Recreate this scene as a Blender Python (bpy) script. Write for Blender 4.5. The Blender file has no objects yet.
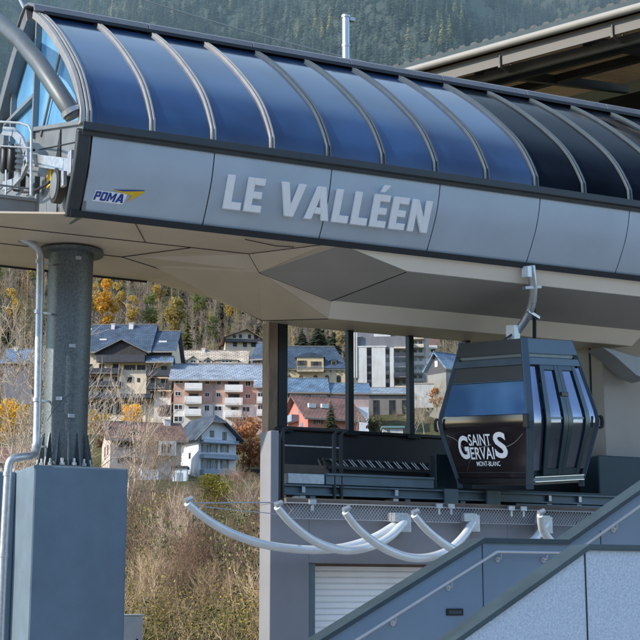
import bpy, math, random
import numpy as np
from mathutils import Vector, Matrix

random.seed(7); RNG = np.random.default_rng(7)
PI = math.pi
scene = bpy.context.scene
COL = scene.collection

# ------------------------------------------------------------------ camera frame
CAMZ = 1.6
F_PX, HORIZON = 1440.0, 280.0
PITCH = math.atan(HORIZON / F_PX)
CP, SP = math.cos(PITCH), math.sin(PITCH)
YAW = math.radians(25.3)
SY, CY = math.sin(YAW), math.cos(YAW)        # forward = (SY, CY), lateral = (CY, -SY)

def ray(px, py):
    u, v = px - 320.0, 320.0 - py
    up = F_PX * SP + v * CP
    fw = F_PX * CP - v * SP
    return Vector((u * CY + fw * SY, -u * SY + fw * CY, up)), fw
def onX(px, py, X):
    r, f = ray(px, py); t = X / r.x; return Vector((X, r.y * t, r.z * t + CAMZ))
def onY(px, py, Y):
    r, f = ray(px, py); t = Y / r.y; return Vector((r.x * t, Y, r.z * t + CAMZ))
def onZ(px, py, Z):
    r, f = ray(px, py); t = Z / r.z; return Vector((r.x * t, r.y * t, Z + CAMZ))
def onD(px, py, D):
    r, f = ray(px, py); t = D / f; return Vector((r.x * t, r.y * t, r.z * t + CAMZ))
def dl(d, l, z=0.0):
    return Vector((SY * d + CY * l, CY * d - SY * l, z))

# ------------------------------------------------------------------ materials
MATS = {}
def new_mat(name):
    m = bpy.data.materials.new(name); m.use_nodes = True
    nt = m.node_tree; b = nt.nodes['Principled BSDF']
    return m, nt, b
def mat(name, col, rough=.6, metal=0., noise=6., amt=.12, bump=0., bscale=None, spec=.5, attr=False, stretch=None, coat=0., dirt=0.):
    if name in MATS: return MATS[name]
    m, nt, b = new_mat(name)
    N, L = nt.nodes, nt.links
    tc = N.new('ShaderNodeTexCoord')
    src = tc.outputs['Object']
    if stretch:
        mp = N.new('ShaderNodeMapping'); mp.inputs['Scale'].default_value = stretch
        L.new(src, mp.inputs['Vector']); src = mp.outputs['Vector']
    nz = N.new('ShaderNodeTexNoise'); nz.inputs['Scale'].default_value = noise; nz.inputs['Detail'].default_value = 6; nz.inputs['Roughness'].default_value = .65
    L.new(src, nz.inputs['Vector'])
    rp = N.new('ShaderNodeMapRange'); rp.inputs['From Min'].default_value = .3; rp.inputs['From Max'].default_value = .7
    rp.inputs['To Min'].default_value = 1 - amt; rp.inputs['To Max'].default_value = 1 + amt
    L.new(nz.outputs['Fac'], rp.inputs['Value'])
    mx = N.new('ShaderNodeMix'); mx.data_type = 'RGBA'; mx.blend_type = 'MULTIPLY'; mx.inputs['Factor'].default_value = 1
    if attr:
        at = N.new('ShaderNodeAttribute'); at.attribute_name = 'tint'
        L.new(at.outputs['Color'], mx.inputs['A'])
    else:
        mx.inputs['A'].default_value = (*col, 1)
    L.new(rp.outputs['Result'], mx.inputs['B'])
    out = mx.outputs['Result']
    if dirt:
        n2 = N.new('ShaderNodeTexNoise'); n2.inputs['Scale'].default_value = 1.1; n2.inputs['Detail'].default_value = 5
        mp2 = N.new('ShaderNodeMapping'); mp2.inputs['Scale'].default_value = (1.4, 1.4, .25)
        L.new(tc.outputs['Object'], mp2.inputs['Vector']); L.new(mp2.outputs['Vector'], n2.inputs['Vector'])
        r2 = N.new('ShaderNodeMapRange'); r2.inputs['From Min'].default_value = .42; r2.inputs['From Max'].default_value = .75; r2.inputs['To Max'].default_value = dirt
        L.new(n2.outputs['Fac'], r2.inputs['Value'])
        m2 = N.new('ShaderNodeMix'); m2.data_type = 'RGBA'
        L.new(r2.outputs['Result'], m2.inputs['Factor']); L.new(out, m2.inputs['A'])
        m2.inputs['B'].default_value = (col[0] * .45, col[1] * .42, col[2] * .38, 1)
        out = m2.outputs['Result']
    L.new(out, b.inputs['Base Color'])
    b.inputs['Roughness'].default_value = rough; b.inputs['Metallic'].default_value = metal
    b.inputs['Specular IOR Level'].default_value = spec
    if coat: b.inputs['Coat Weight'].default_value = coat; b.inputs['Coat Roughness'].default_value = .08
    rr = N.new('ShaderNodeMapRange'); rr.inputs['To Min'].default_value = max(0, rough - .1); rr.inputs['To Max'].default_value = min(1, rough + .1)
    L.new(nz.outputs['Fac'], rr.inputs['Value']); L.new(rr.outputs['Result'], b.inputs['Roughness'])
    if bump:
        nb = N.new('ShaderNodeTexNoise'); nb.inputs['Scale'].default_value = bscale or noise * 4; nb.inputs['Detail'].default_value = 5
        L.new(src, nb.inputs['Vector'])
        bp = N.new('ShaderNodeBump'); bp.inputs['Strength'].default_value = bump; bp.inputs['Distance'].default_value = .02
        L.new(nb.outputs['Fac'], bp.inputs['Height']); L.new(bp.outputs['Normal'], b.inputs['Normal'])
    MATS[name] = m; return m

def glass_mat(name, col, rough=.05, metal=.0, spec=.8, top=None, wav=.0):
    """dark reflective coated glass, slightly uneven"""
    if name in MATS: return MATS[name]
    m, nt, b = new_mat(name); N, L = nt.nodes, nt.links
    tc = N.new('ShaderNodeTexCoord')
    nz = N.new('ShaderNodeTexNoise'); nz.inputs['Scale'].default_value = .8; nz.inputs['Detail'].default_value = 3
    L.new(tc.outputs['Object'], nz.inputs['Vector'])
    mx = N.new('ShaderNodeMix'); mx.data_type = 'RGBA'
    mx.inputs['A'].default_value = (*[c * .75 for c in col], 1); mx.inputs['B'].default_value = (*(top or [c * 1.3 for c in col]), 1)
    rp = N.new('ShaderNodeMapRange'); rp.inputs['From Min'].default_value = .35; rp.inputs['From Max'].default_value = .65
    L.new(nz.outputs['Fac'], rp.inputs['Value']); L.new(rp.outputs['Result'], mx.inputs['Factor'])
    L.new(mx.outputs['Result'], b.inputs['Base Color'])
    b.inputs['Metallic'].default_value = metal; b.inputs['Specular IOR Level'].default_value = spec
    n3 = N.new('ShaderNodeTexNoise'); n3.inputs['Scale'].default_value = 1; n3.inputs['Detail'].default_value = 6
    m3 = N.new('ShaderNodeMapping'); m3.inputs['Scale'].default_value = (7, .7, .7); L.new(tc.outputs['Object'], m3.inputs['Vector']); L.new(m3.outputs['Vector'], n3.inputs['Vector'])
    r3 = N.new('ShaderNodeMapRange'); r3.inputs['From Min'].default_value = .45; r3.inputs['From Max'].default_value = .75; r3.inputs['To Min'].default_value = rough; r3.inputs['To Max'].default_value = rough + .16
    L.new(n3.outputs['Fac'], r3.inputs['Value']); L.new(r3.outputs['Result'], b.inputs['Roughness'])
    if wav:
        nb = N.new('ShaderNodeTexNoise'); nb.inputs['Scale'].default_value = 1.3; nb.inputs['Detail'].default_value = 1
        L.new(tc.outputs['Object'], nb.inputs['Vector'])
        bp = N.new('ShaderNodeBump'); bp.inputs['Strength'].default_value = wav; bp.inputs['Distance'].default_value = .05
        L.new(nb.outputs['Fac'], bp.inputs['Height']); L.new(bp.outputs['Normal'], b.inputs['Normal'])
    MATS[name] = m; return m

def clear_glass(name, tint=(.9, .94, .95), refl=.08):
    if name in MATS: return MATS[name]
    m, nt, b = new_mat(name); N, L = nt.nodes, nt.links
    N.remove(b)
    tr = N.new('ShaderNodeBsdfTransparent'); tr.inputs['Color'].default_value = (*tint, 1)
    gl = N.new('ShaderNodeBsdfGlossy'); gl.inputs['Roughness'].default_value = .03
    fr = N.new('ShaderNodeFresnel'); fr.inputs['IOR'].default_value = 1.45
    nz = N.new('ShaderNodeTexNoise'); nz.inputs['Scale'].default_value = .6
    mu = N.new('ShaderNodeMath'); mu.operation = 'MULTIPLY_ADD'; mu.inputs[1].default_value = .05; 
    L.new(nz.outputs['Fac'], mu.inputs[0]); L.new(fr.outputs['Fac'], mu.inputs[2])
    mx = N.new('ShaderNodeMixShader')
    L.new(mu.outputs[0], mx.inputs['Fac']); L.new(tr.outputs[0], mx.inputs[1]); L.new(gl.outputs[0], mx.inputs[2])
    L.new(mx.outputs[0], N['Material Output'].inputs['Surface'])
    MATS[name] = m; return m

def tile_mat(name, c1, c2, scale=1.0, rough=.55, bump=.5):
    """rows of roof tiles (object coordinates, rows across the slope)"""
    if name in MATS: return MATS[name]
    m, nt, b = new_mat(name); N, L = nt.nodes, nt.links
    tc = N.new('ShaderNodeTexCoord')
    sp = N.new('ShaderNodeSeparateXYZ'); L.new(tc.outputs['Object'], sp.inputs[0])
    ad = N.new('ShaderNodeMath'); ad.operation = 'MULTIPLY'; ad.inputs[1].default_value = 1.7
    L.new(sp.outputs['Z'], ad.inputs[0])
    xy = N.new('ShaderNodeMath'); xy.operation = 'ADD'; L.new(sp.outputs['X'], xy.inputs[0])
    yy = N.new('ShaderNodeMath'); yy.operation = 'MULTIPLY'; yy.inputs[1].default_value = .13; L.new(sp.outputs['Y'], yy.inputs[0]); L.new(yy.outputs[0], xy.inputs[1])
    cb = N.new('ShaderNodeCombineXYZ'); L.new(xy.outputs[0], cb.inputs['X']); L.new(ad.outputs[0], cb.inputs['Y'])
    br = N.new('ShaderNodeTexBrick'); br.inputs['Scale'].default_value = 1.1 * scale; br.inputs['Mortar Size'].default_value = .05
    br.inputs['Color1'].default_value = (*c1, 1); br.inputs['Color2'].default_value = (*c2, 1)
    br.inputs['Mortar'].default_value = (*[c * .35 for c in c1], 1); br.inputs['Brick Width'].default_value = .8; br.inputs['Row Height'].default_value = .55
    L.new(cb.outputs[0], br.inputs['Vector'])
    nz = N.new('ShaderNodeTexNoise'); nz.inputs['Scale'].default_value = .5; nz.inputs['Detail'].default_value = 5; L.new(tc.outputs['Object'], nz.inputs['Vector'])
    rp = N.new('ShaderNodeMapRange'); rp.inputs['From Min'].default_value = .3; rp.inputs['From Max'].default_value = .7; rp.inputs['To Min'].default_value = .65; rp.inputs['To Max'].default_value = 1.3
    L.new(nz.outputs['Fac'], rp.inputs['Value'])
    mx = N.new('ShaderNodeMix'); mx.data_type = 'RGBA'; mx.blend_type = 'MULTIPLY'; mx.inputs['Factor'].default_value = 1
    L.new(br.outputs['Color'], mx.inputs['A']); L.new(rp.outputs['Result'], mx.inputs['B'])
    L.new(mx.outputs['Result'], b.inputs['Base Color']); b.inputs['Roughness'].default_value = rough
    bp = N.new('ShaderNodeBump'); bp.inputs['Strength'].default_value = bump; bp.inputs['Distance'].default_value = .1
    L.new(br.outputs['Fac'], bp.inputs['Height']); bp.invert = True
    L.new(bp.outputs['Normal'], b.inputs['Normal'])
    MATS[name] = m; return m

M_fascia = mat('fascia_metal', (.47, .56, .65), .42, .25, 1.2, .06, dirt=.06)
M_frame = mat('dark_frame', (.045, .052, .056), .45, .2, 5, .15)
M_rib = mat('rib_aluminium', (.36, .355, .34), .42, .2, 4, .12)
M_ribshade = mat('rib_shaded', (.085, .11, .125), .45, .3, 4, .12)  # shaded copy of the rib metal: shade put into the colour
M_cap = mat('ridge_metal', (.20, .21, .22), .45, .4, 3, .12, dirt=.3)
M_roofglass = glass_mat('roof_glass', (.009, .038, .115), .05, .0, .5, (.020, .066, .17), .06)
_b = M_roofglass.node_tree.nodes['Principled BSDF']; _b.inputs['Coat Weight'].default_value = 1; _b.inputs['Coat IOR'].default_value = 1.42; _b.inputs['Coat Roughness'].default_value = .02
M_darkglass = glass_mat('dark_reflection_glass', (.004, .007, .012), .05, .0, .04, (.009, .014, .022), .02)  # dark reflection of the hall put into the glass colour
M_endglass = glass_mat('end_glass', (.16, .48, .88), .06, .25, .6, (.26, .60, .95), .12)  # bright sky reflection put into the base colour
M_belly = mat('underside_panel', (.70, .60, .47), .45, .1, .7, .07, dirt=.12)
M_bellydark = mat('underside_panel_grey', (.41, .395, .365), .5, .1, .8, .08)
M_bellylit = mat('underside_panel_lit', (.86, .78, .66), .45, .1, .7, .05)  # stronger skylight on these facets put into the panel colour
M_seam = mat('seam_rubber', (.015, .015, .016), .7)
M_white = mat('white_letter', (.93, .95, .97), .4, 0, 8, .03)
M_endpanel = mat('end_panel_metal', (.22, .235, .24), .45, .3, 3, .1, dirt=.2)
M_galv = mat('galvanised_steel', (.50, .53, .55), .42, .7, 14, .2, dirt=.1)
M_tube = mat('grey_painted_tube', (.10, .118, .125), .45, .2, 5, .1)
M_black = mat('black_paint', (.012, .013, .014), .45, 0, 6, .2)
M_rubber = mat('rubber', (.02, .02, .02), .7)
M_yellow = mat('yellow_paint', (.75, .48, .02), .45)
M_bluep = mat('badge_blue', (.01, .05, .30), .4)
M_column = mat('galvanised_column', (.15, .175, .18), .5, .5, 30, .4, .15, 60, dirt=.45)
M_pier = mat('painted_concrete', (.15, .215, .27), .75, 0, 2.5, .1, .2, 45, dirt=.22)
M_wall = mat('grey_render', (.25, .255, .275), .85, 0, 1.5, .06, .15, 80, dirt=.15)
M_beige = mat('beige_render', (.47, .43, .37), .85, 0, 1.2, .06, .1, 60, dirt=.12)
M_shutter = mat('shutter_white', (.93, .94, .95), .45, .1, 3, .04)
M_beam = mat('blue_grey_beam', (.13, .18, .21), .5, .3, 4, .15, dirt=.3)
M_teal = mat('dark_teal_steel', (.02, .045, .06), .45, .2, 4, .15)
M_ledge = mat('wood_ledge', (.17, .135, .105), .8, 0, 3, .2, dirt=.3)
M_parapet = mat('charcoal_panel', (.035, .036, .038), .55, .1, 3, .15)
M_post = mat('weathered_wood_post', (.30, .22, .15), .75, 0, 9, .35, .2, 30, stretch=(1, 1, .2))
M_boom = mat('boom_white', (.72, .77, .79), .4, .15, 4, .08, dirt=.12)
M_stairwall = mat('stair_paint', (.215, .305, .39), .6, .1, 1.2, .07, .08, 50, dirt=.18)
M_coping = mat('coping_metal', (.055, .085, .10), .4, .3, 4, .15, dirt=.2)
M_rail = mat('steel_handrail', (.50, .53, .55), .32, .85, 6, .06)
M_conc = mat('concrete', (.32, .31, .29), .85, 0, 2, .1, .2, 40)
M_net = mat('net_cord', (.40, .42, .44), .6)
M_gond = mat('cabin_frame', (.065, .10, .13), .35, .35, 4, .1)
M_gondteal = mat('cabin_door_frame', (.018, .045, .06), .3, .25, 4, .1)
M_gondglass = glass_mat('cabin_glass', (.10, .27, .58), .04, .3, .9, (.22, .46, .80), .05)  # blue sky reflection painted into the pane's base colour
def see_through(m, fac):
    nt = m.node_tree; N, L = nt.nodes, nt.links; b = N['Principled BSDF']
    tr = N.new('ShaderNodeBsdfTransparent'); tr.inputs['Color'].default_value = (.62, .72, .82, 1)
    mx = N.new('ShaderNodeMixShader'); mx.inputs['Fac'].default_value = fac
    L.new(b.outputs[0], mx.inputs[1]); L.new(tr.outputs[0], mx.inputs[2]); L.new(mx.outputs[0], N['Material Output'].inputs['Surface']); return m
see_through(M_gondglass, .25)
M_gonddoor = glass_mat('cabin_door_glass', (.19, .23, .35), .05, .8, 1.0, (.27, .31, .44), .10)
M_gondbody = glass_mat('cabin_lower_gloss', (.022, .016, .018), .12, .1, .9, (.035, .026, .026), .03)
M_gondband = mat('cabin_visor', (.035, .04, .042), .45, .1, 4, .1)
M_hallwood = mat('roof_deck_wood', (.78, .54, .35), .75, 0, 3, .3, stretch=(1, 6, 1))
M_halldark = mat('hall_dark_steel', (.022, .027, .03), .6)
M_cream = mat('cream_gutter', (.33, .32, .29), .65, .0, 4, .08)
M_hallfascia = mat('hall_fascia_board', (.12, .115, .105), .6, 0, 3, .15)
M_winframe = mat('window_frame_black', (.02, .028, .03), .4, .2, 6, .1)
M_pane = clear_glass('clear_pane')
M_asphalt = mat('plaza_concrete', (.30, .285, .265), .9, 0, 3, .25, .3, 120)
see_through(M_gonddoor, .3)
def granite():
    m, nt, b = new_mat('pebble_panel'); N, L = nt.nodes, nt.links
    tc = N.new('ShaderNodeTexCoord')
    vo = N.new('ShaderNodeTexVoronoi'); vo.inputs['Scale'].default_value = 70; L.new(tc.outputs['Object'], vo.inputs['Vector'])
    nz = N.new('ShaderNodeTexNoise'); nz.inputs['Scale'].default_value = 48; nz.inputs['Detail'].default_value = 9; nz.inputs['Roughness'].default_value = .75
    L.new(tc.outputs['Object'], nz.inputs['Vector'])
    ad = N.new('ShaderNodeMath'); ad.operation = 'MULTIPLY_ADD'; ad.inputs[1].default_value = .22
    L.new(vo.outputs['Color'], ad.inputs[0]); L.new(nz.outputs['Fac'], ad.inputs[2])
    rp = N.new('ShaderNodeValToRGB'); rp.color_ramp.elements[0].position = .42; rp.color_ramp.elements[1].position = .80
    rp.color_ramp.elements[0].color = (.40, .49, .58, 1); rp.color_ramp.elements[1].color = (.72, .80, .87, 1)
    L.new(ad.outputs[0], rp.inputs['Fac']); L.new(rp.outputs['Color'], b.inputs['Base Color'])
    b.inputs['Roughness'].default_value = .8
    bp = N.new('ShaderNodeBump'); bp.inputs['Strength'].default_value = .35; bp.inputs['Distance'].default_value = .01
    L.new(ad.outputs[0], bp.inputs['Height']); L.new(bp.outputs['Normal'], b.inputs['Normal'])
    return m
M_granite = granite()

def rounded_early(pts, k=2):
    for _ in range(k):
        o = [pts[0]]
        for a, b_ in zip(pts[:-1], pts[1:]): o += [a * .75 + b_ * .25, a * .25 + b_ * .75]
        pts = o + [pts[-1]]
    return pts
# ------------------------------------------------------------------ mesh builder
class MB:
    def __init__(s): s.v = []; s.f = []; s.sm = []
    def add(s, verts, faces, smooth=False):
        o = len(s.v); s.v += [tuple(p) for p in verts]
        s.f += [tuple(i + o for i in f) for f in faces]; s.sm += [smooth] * len(faces); return s
    def box(s, a, b, M=None):
        x0, y0, z0 = [min(p, q) for p, q in zip(a, b)]; x1, y1, z1 = [max(p, q) for p, q in zip(a, b)]
        vs = [Vector(p) for p in ((x0,y0,z0),(x1,y0,z0),(x1,y1,z0),(x0,y1,z0),(x0,y0,z1),(x1,y0,z1),(x1,y1,z1),(x0,y1,z1))]
        if M: vs = [M @ p for p in vs]
        return s.add(vs, [(3,2,1,0),(4,5,6,7),(0,1,5,4),(1,2,6,5),(2,3,7,6),(3,0,4,7)])
    def beam(s, p, q, w, h, up=(0, 0, 1)):
        p, q = Vector(p), Vector(q); d = (q - p).normalized(); up = Vector(up)
        r = d.cross(up)
        if r.length < 1e-4: r = d.cross(Vector((0, 1, 0)))
        r.normalize(); u = r.cross(d)
        vs = []
        for e in (p, q):
            for i, j in ((-1,-1),(1,-1),(1,1),(-1,1)): vs.append(e + r * (w / 2 * i) + u * (h / 2 * j))
        return s.add(vs, [(0,1,2,3)[::-1],(4,5,6,7),(0,1,5,4),(1,2,6,5),(2,3,7,6),(3,0,4,7)])
    def tube(s, pts, r, n=10, caps=True):
        pts = [Vector(p) for p in pts]; rs = r if hasattr(r, '__len__') else [r] * len(pts)
        rings = []; prev = None
        for i, p in enumerate(pts):
            t = (pts[min(i + 1, len(pts) - 1)] - pts[max(i - 1, 0)]).normalized()
            if prev is None:
                ref = Vector((0, 0, 1)) if abs(t.z) < .9 else Vector((1, 0, 0))
                x = t.cross(ref).normalized()
            else:
                x = (prev - t * prev.dot(t)).normalized()
            prev = x; y = t.cross(x)
            rings.append([p + (x * math.cos(2 * PI * k / n) + y * math.sin(2 * PI * k / n)) * rs[i] for k in range(n)])
        vs = [v for rg in rings for v in rg]; fs = []
        for i in range(len(pts) - 1):
            for k in range(n):
                fs.append((i*n+k, i*n+(k+1)%n, (i+1)*n+(k+1)%n, (i+1)*n+k))
        s.add(vs, fs, True)
        if caps:
            s.add(rings[0], [tuple(range(n))[::-1]]); s.add(rings[-1], [tuple(range(n))])
        return s
    def cyl(s, c, r, z0, z1, n=24, r2=None):
        return s.tube([(c[0], c[1], z0), (c[0], c[1], z1)], [r, r if r2 is None else r2], n)
    def poly(s, pts): return s.add(pts, [tuple(range(len(pts)))])
    def prism(s, pts, off):
        """polygon pts extruded by vector off"""
        n = len(pts); off = Vector(off); a = [Vector(p) for p in pts]; b = [p + off for p in a]
        return s.add(a + b, [tuple(range(n))[::-1], tuple(range(n, 2 * n))] + [(i, (i+1) % n, n + (i+1) % n, n + i) for i in range(n)])
    def slab(s, pts, th):
        """thick sheet: polygon with thickness along its normal"""
        p = [Vector(q) for q in pts]; nrm = (p[1] - p[0]).cross(p[2] - p[0]).normalized()
        return s.prism(p, -nrm * th)
    def sweep(s, prof, x0, x1, th, smooth=True):
        """profile [(y,z)] along X as a shell of thickness th (inward)"""
        n = len(prof); out = []; inn = []
        for i, (y, z) in enumerate(prof):
            ya, za = prof[max(i-1, 0)]; yb, zb = prof[min(i+1, n-1)]
            L = math.hypot(yb - ya, zb - za); ny, nz = -(zb - za) / L, (yb - ya) / L
            out.append((y, z)); inn.append((y - ny * th, z - nz * th))
        vs = [(x0, y, z) for y, z in out] + [(x1, y, z) for y, z in out] + [(x0, y, z) for y, z in inn] + [(x1, y, z) for y, z in inn]
        o = len(s.v); s.v += vs
        def q(a, sm): s.f.append(tuple(o + i for i in a)); s.sm.append(sm)
        for i in range(n - 1):
            q((i, n+i, n+i+1, i+1), smooth); q((2*n+i, 2*n+i+1, 3*n+i+1, 3*n+i), smooth)
            q((i, i+1, 2*n+i+1, 2*n+i), False); q((n+i, 3*n+i, 3*n+i+1, n+i+1), False)
        q((0, 2*n, 3*n, n), False); q((n-1, 2*n-1, 4*n-1, 3*n-1), False)
        return s
    def build(s, name, m, parent=None, bevel=0., loc=None):
        me = bpy.data.meshes.new(name); me.from_pydata(s.v, [], s.f); me.update()
        me.polygons.foreach_set('use_smooth', s.sm)
        if any(s.sm): me.set_sharp_from_angle(angle=math.radians(38))
        me.materials.append(m)
        o = bpy.data.objects.new(name, me); COL.objects.link(o)
        if parent is not None: o.parent = parent; o.matrix_parent_inverse = Matrix.Identity(4)
        if loc is not None: o.location = loc
        if bevel:
            b = o.modifiers.new('bevel', 'BEVEL'); b.width = bevel; b.segments = 2; b.limit_method = 'ANGLE'; b.angle_limit = math.radians(50)
        return o
def tag(o, label=None, cat=None, group=None, kind=None):
    if label: o['label'] = label
    if cat: o['category'] = cat
    if group: o['group'] = group
    if kind: o['kind'] = kind
    return o
def thing(name, label, cat, loc=(0, 0, 0), rz=0., group=None):
    o = bpy.data.objects.new(name, None); COL.objects.link(o); o.location = loc; o.rotation_euler = (0, 0, rz); o.empty_display_size = .3
    return tag(o, label, cat, group)
def children(o): return [c for c in bpy.data.objects if c.parent == o]
def rel(root, p): return Vector(p) - root.location       # for roots with no rotation
class Off:
    """MB whose incoming world points are moved to the thing's local frame on build"""
def build_at(mb, name, m, root, bevel=0.):
    L = root.location
    mb.v = [(x - L.x, y - L.y, z - L.z) for x, y, z in mb.v]
    return mb.build(name, m, root, bevel)

# letters as flat polygons on a 0..w x 0..1 grid (bold sans)
def text_mesh(body, size, bold, width=None, height=None):
    cu = bpy.data.curves.new('lettering', 'FONT'); cu.body = body; cu.size = size; cu.offset = bold; cu.extrude = 0
    cu.resolution_u = 4
    ob = bpy.data.objects.new('lettering', cu); COL.objects.link(ob)
    dg = bpy.context.evaluated_depsgraph_get(); me = ob.evaluated_get(dg).to_mesh()
    vs = [v.co.copy() for v in me.vertices]; fs = [tuple(p.vertices) for p in me.polygons]
    ob.evaluated_get(dg).to_mesh_clear(); bpy.data.objects.remove(ob); bpy.data.curves.remove(cu)
    x0 = min(v.x for v in vs); x1 = max(v.x for v in vs); y0 = min(v.y for v in vs); y1 = max(v.y for v in vs)
    sx = (width / (x1 - x0)) if width else 1; sy = (height / (y1 - y0)) if height else sx
    if not width: sx = sy
    return [((v.x - x0) * sx, (v.y - y0) * sy) for v in vs], fs

# ================================================================== SETTING
HP = [(-3000, 800), (-1400, 330), (-800, 110), (-350, -1.6), (27, -1.6), (35, -1.2), (60, .9), (100, 4.2), (150, 9.5), (200, 15), (240, 20.3), (265, 28), (285, 34.0), (330, 45), (400, 60), (500, 98), (800, 238), (1300, 566), (1700, 930), (2600, 1500), (4000, 1700)]
hd = np.array([p[0] for p in HP], float); hz = np.array([p[1] for p in HP], float)
def hnoise(x, y):
    return (np.sin(x * .021 + 1.3) * np.cos(y * .017 + .4) + .5 * np.sin(x * .053 + y * .041) + .25 * np.sin(x * .11 - y * .13))
def terr(d, l):
    d = np.asarray(d, float); l = np.asarray(l, float)
    base = np.interp(d, hd, hz)
    amp = np.interp(d, [-1400, -700, -350, 0, 28, 60, 150, 380, 800, 1500, 4000], [60, 30, 0, 0, 0, .5, 1.0, 3, 14, 30, 60])
    far = np.interp(d, [-1400, -700, 380, 800], [1, 0, 0, 1])
    ridge = far * amp * (1.4 * np.sin(l * .012 + .0011 * d) + .8 * np.sin(l * .03 - .9))
    return base + amp * hnoise(l, d) * .7 + ridge + CAMZ
def ter_z(X, Y):
    return float(terr(SY * X + CY * Y, CY * X - SY * Y))

ds = np.concatenate([np.linspace(-2600, -360, 24), np.linspace(-330, 20, 8), np.linspace(27, 120, 26), np.linspace(128, 400, 36), np.linspace(425, 1700, 52), np.linspace(1800, 3600, 14)])
tt = np.linspace(-1, 1, 121)
D, T = np.meshgrid(ds, tt, indexing='ij')
Lm = np.sign(T) * (np.abs(T) ** 1.6) * np.interp(D, [-2600, -400, 0, 200, 3600], [3000, 1200, 500, 700, 3200])
Z = terr(D, Lm)
X = SY * D + CY * Lm; Y = CY * D - SY * Lm
V = np.stack([X, Y, Z], -1).reshape(-1, 3); nT = len(tt)
FS = [(i*nT+j, i*nT+j+1, (i+1)*nT+j+1, (i+1)*nT+j)[::-1] for i in range(len(ds)-1) for j in range(nT-1)]
m, nt, b = new_mat('hillside_ground'); N, L = nt.nodes, nt.links
tc = N.new('ShaderNodeTexCoord')
n1 = N.new('ShaderNodeTexNoise'); n1.inputs['Scale'].default_value = .05; n1.inputs['Detail'].default_value = 8; L.new(tc.outputs['Object'], n1.inputs['Vector'])
n2 = N.new('ShaderNodeTexNoise'); n2.inputs['Scale'].default_value = 1.5; n2.inputs['Detail'].default_value = 8; L.new(tc.outputs['Object'], n2.inputs['Vector'])
cr = N.new('ShaderNodeValToRGB'); cr.color_ramp.elements[0].position = .35; cr.color_ramp.elements[1].position = .68
cr.color_ramp.elements[0].color = (.06, .05, .03, 1); cr.color_ramp.elements[1].color = (.17, .135, .07, 1)
e = cr.color_ramp.elements.new(.5); e.color = (.095, .09, .04, 1)
mxn = N.new('ShaderNodeMix'); mxn.inputs['Factor'].default_value = .5; L.new(n1.outputs['Fac'], mxn.inputs['A']); L.new(n2.outputs['Fac'], mxn.inputs['B'])
L.new(mxn.outputs['Result'], cr.inputs['Fac'])
# bluish aerial haze is put into the ground colour of the upper mountain
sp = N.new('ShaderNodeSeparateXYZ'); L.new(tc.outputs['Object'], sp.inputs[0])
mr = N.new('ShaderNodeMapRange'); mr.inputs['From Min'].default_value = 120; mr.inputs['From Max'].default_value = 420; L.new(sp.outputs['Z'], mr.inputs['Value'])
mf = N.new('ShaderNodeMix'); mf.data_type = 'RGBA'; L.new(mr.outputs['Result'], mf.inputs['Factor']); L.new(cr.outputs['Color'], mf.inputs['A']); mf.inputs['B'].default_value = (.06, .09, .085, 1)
L.new(mf.outputs['Result'], b.inputs['Base Color']); b.inputs['Roughness'].default_value = .95; b.inputs['Specular IOR Level'].default_value = .1
M_ground = m
g = MB(); g.v = [tuple(p) for p in V]; g.f = FS; g.sm = [True] * len(FS)
tag(g.build('ground', M_ground), kind='structure')
g = MB(); g.poly([(-25, -30, .006), (45, -30, .006), (45, 24.5, .006), (-25, 24.5, .006)])
tag(g.build('plaza', M_asphalt), kind='structure')

# ================================================================== LIFT STATION
ST = thing('lift_station', 'long barrel-roofed cable car station with blue glass and the sign LE VALLÉEN', 'lift station', (5.5, 23.2, CAMZ))
def S(mb, name, m, bevel=0.): return build_at(mb, name, m, ST, bevel)
ZB = CAMZ
X0, XE, PITCHX = 5.5, 20.94, .965
# roof profile in (Y, Z rel camera)
ctl = [(19.5, 6.78), (19.52, 7.0), (19.88, 7.57), (20.45, 8.13), (21.45, 8.92), (22.5, 9.6), (23.2, 9.93)]
def smooth_prof(c, n=24):
    c = [Vector((a, b)) for a, b in c]; out = []
    cum = [0]
    for i in range(1, len(c)): cum.append(cum[-1] + (c[i] - c[i-1]).length)
    ext = [c[0] * 2 - c[1]] + c + [c[-1] * 2 - c[-2]]
    for k in range(n + 1):
        s_ = cum[-1] * k / n; i = 0
        while i < len(c) - 2 and s_ > cum[i+1]: i += 1
        t = (s_ - cum[i]) / (cum[i+1] - cum[i]); p0, p1, p2, p3 = ext[i:i+4]
        q = .5 * ((2*p1) + (p2-p0)*t + (2*p0-5*p1+4*p2-p3)*t*t + (3*p1-p0-3*p2+p3)*t**3)
        out.append((q.x, q.y + ZB))
    return out
PROF = smooth_prof(ctl, 24)
FRONT = [(y, z) for y, z in PROF if y < 22.75]
BACK = [(46.4 - y, z) for y, z in PROF][::-1]
for n in range(16):
    xa, xb = X0 + n * PITCHX + .03, X0 + (n + 1) * PITCHX - .03
    mb = MB().sweep(FRONT, xa, xb, .02)
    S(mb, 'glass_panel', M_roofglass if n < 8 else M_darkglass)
for n in range(17):
    x = X0 + n * PITCHX
    mb = MB(); w = .052
    off = [(y, z) for y, z in FRONT]
    def grow(pr, h):
        out = []
        for i, (y, z) in enumerate(pr):
            ya, za = pr[max(i-1, 0)]; yb, zb = pr[min(i+1, len(pr)-1)]; Ln = math.hypot(yb-ya, zb-za)
            out.append((y - (zb-za)/Ln*h, z + (yb-ya)/Ln*h))
        return out
    for dx in (-.042, .008):
        mb.sweep(grow(FRONT, .045), x + dx, x + dx + .034, .07)
    mb.sweep(grow(FRONT, .02), x - .01, x + .01, .03)
    S(mb, 'rib', M_rib if n < 4 else M_ribshade, .006)
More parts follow.
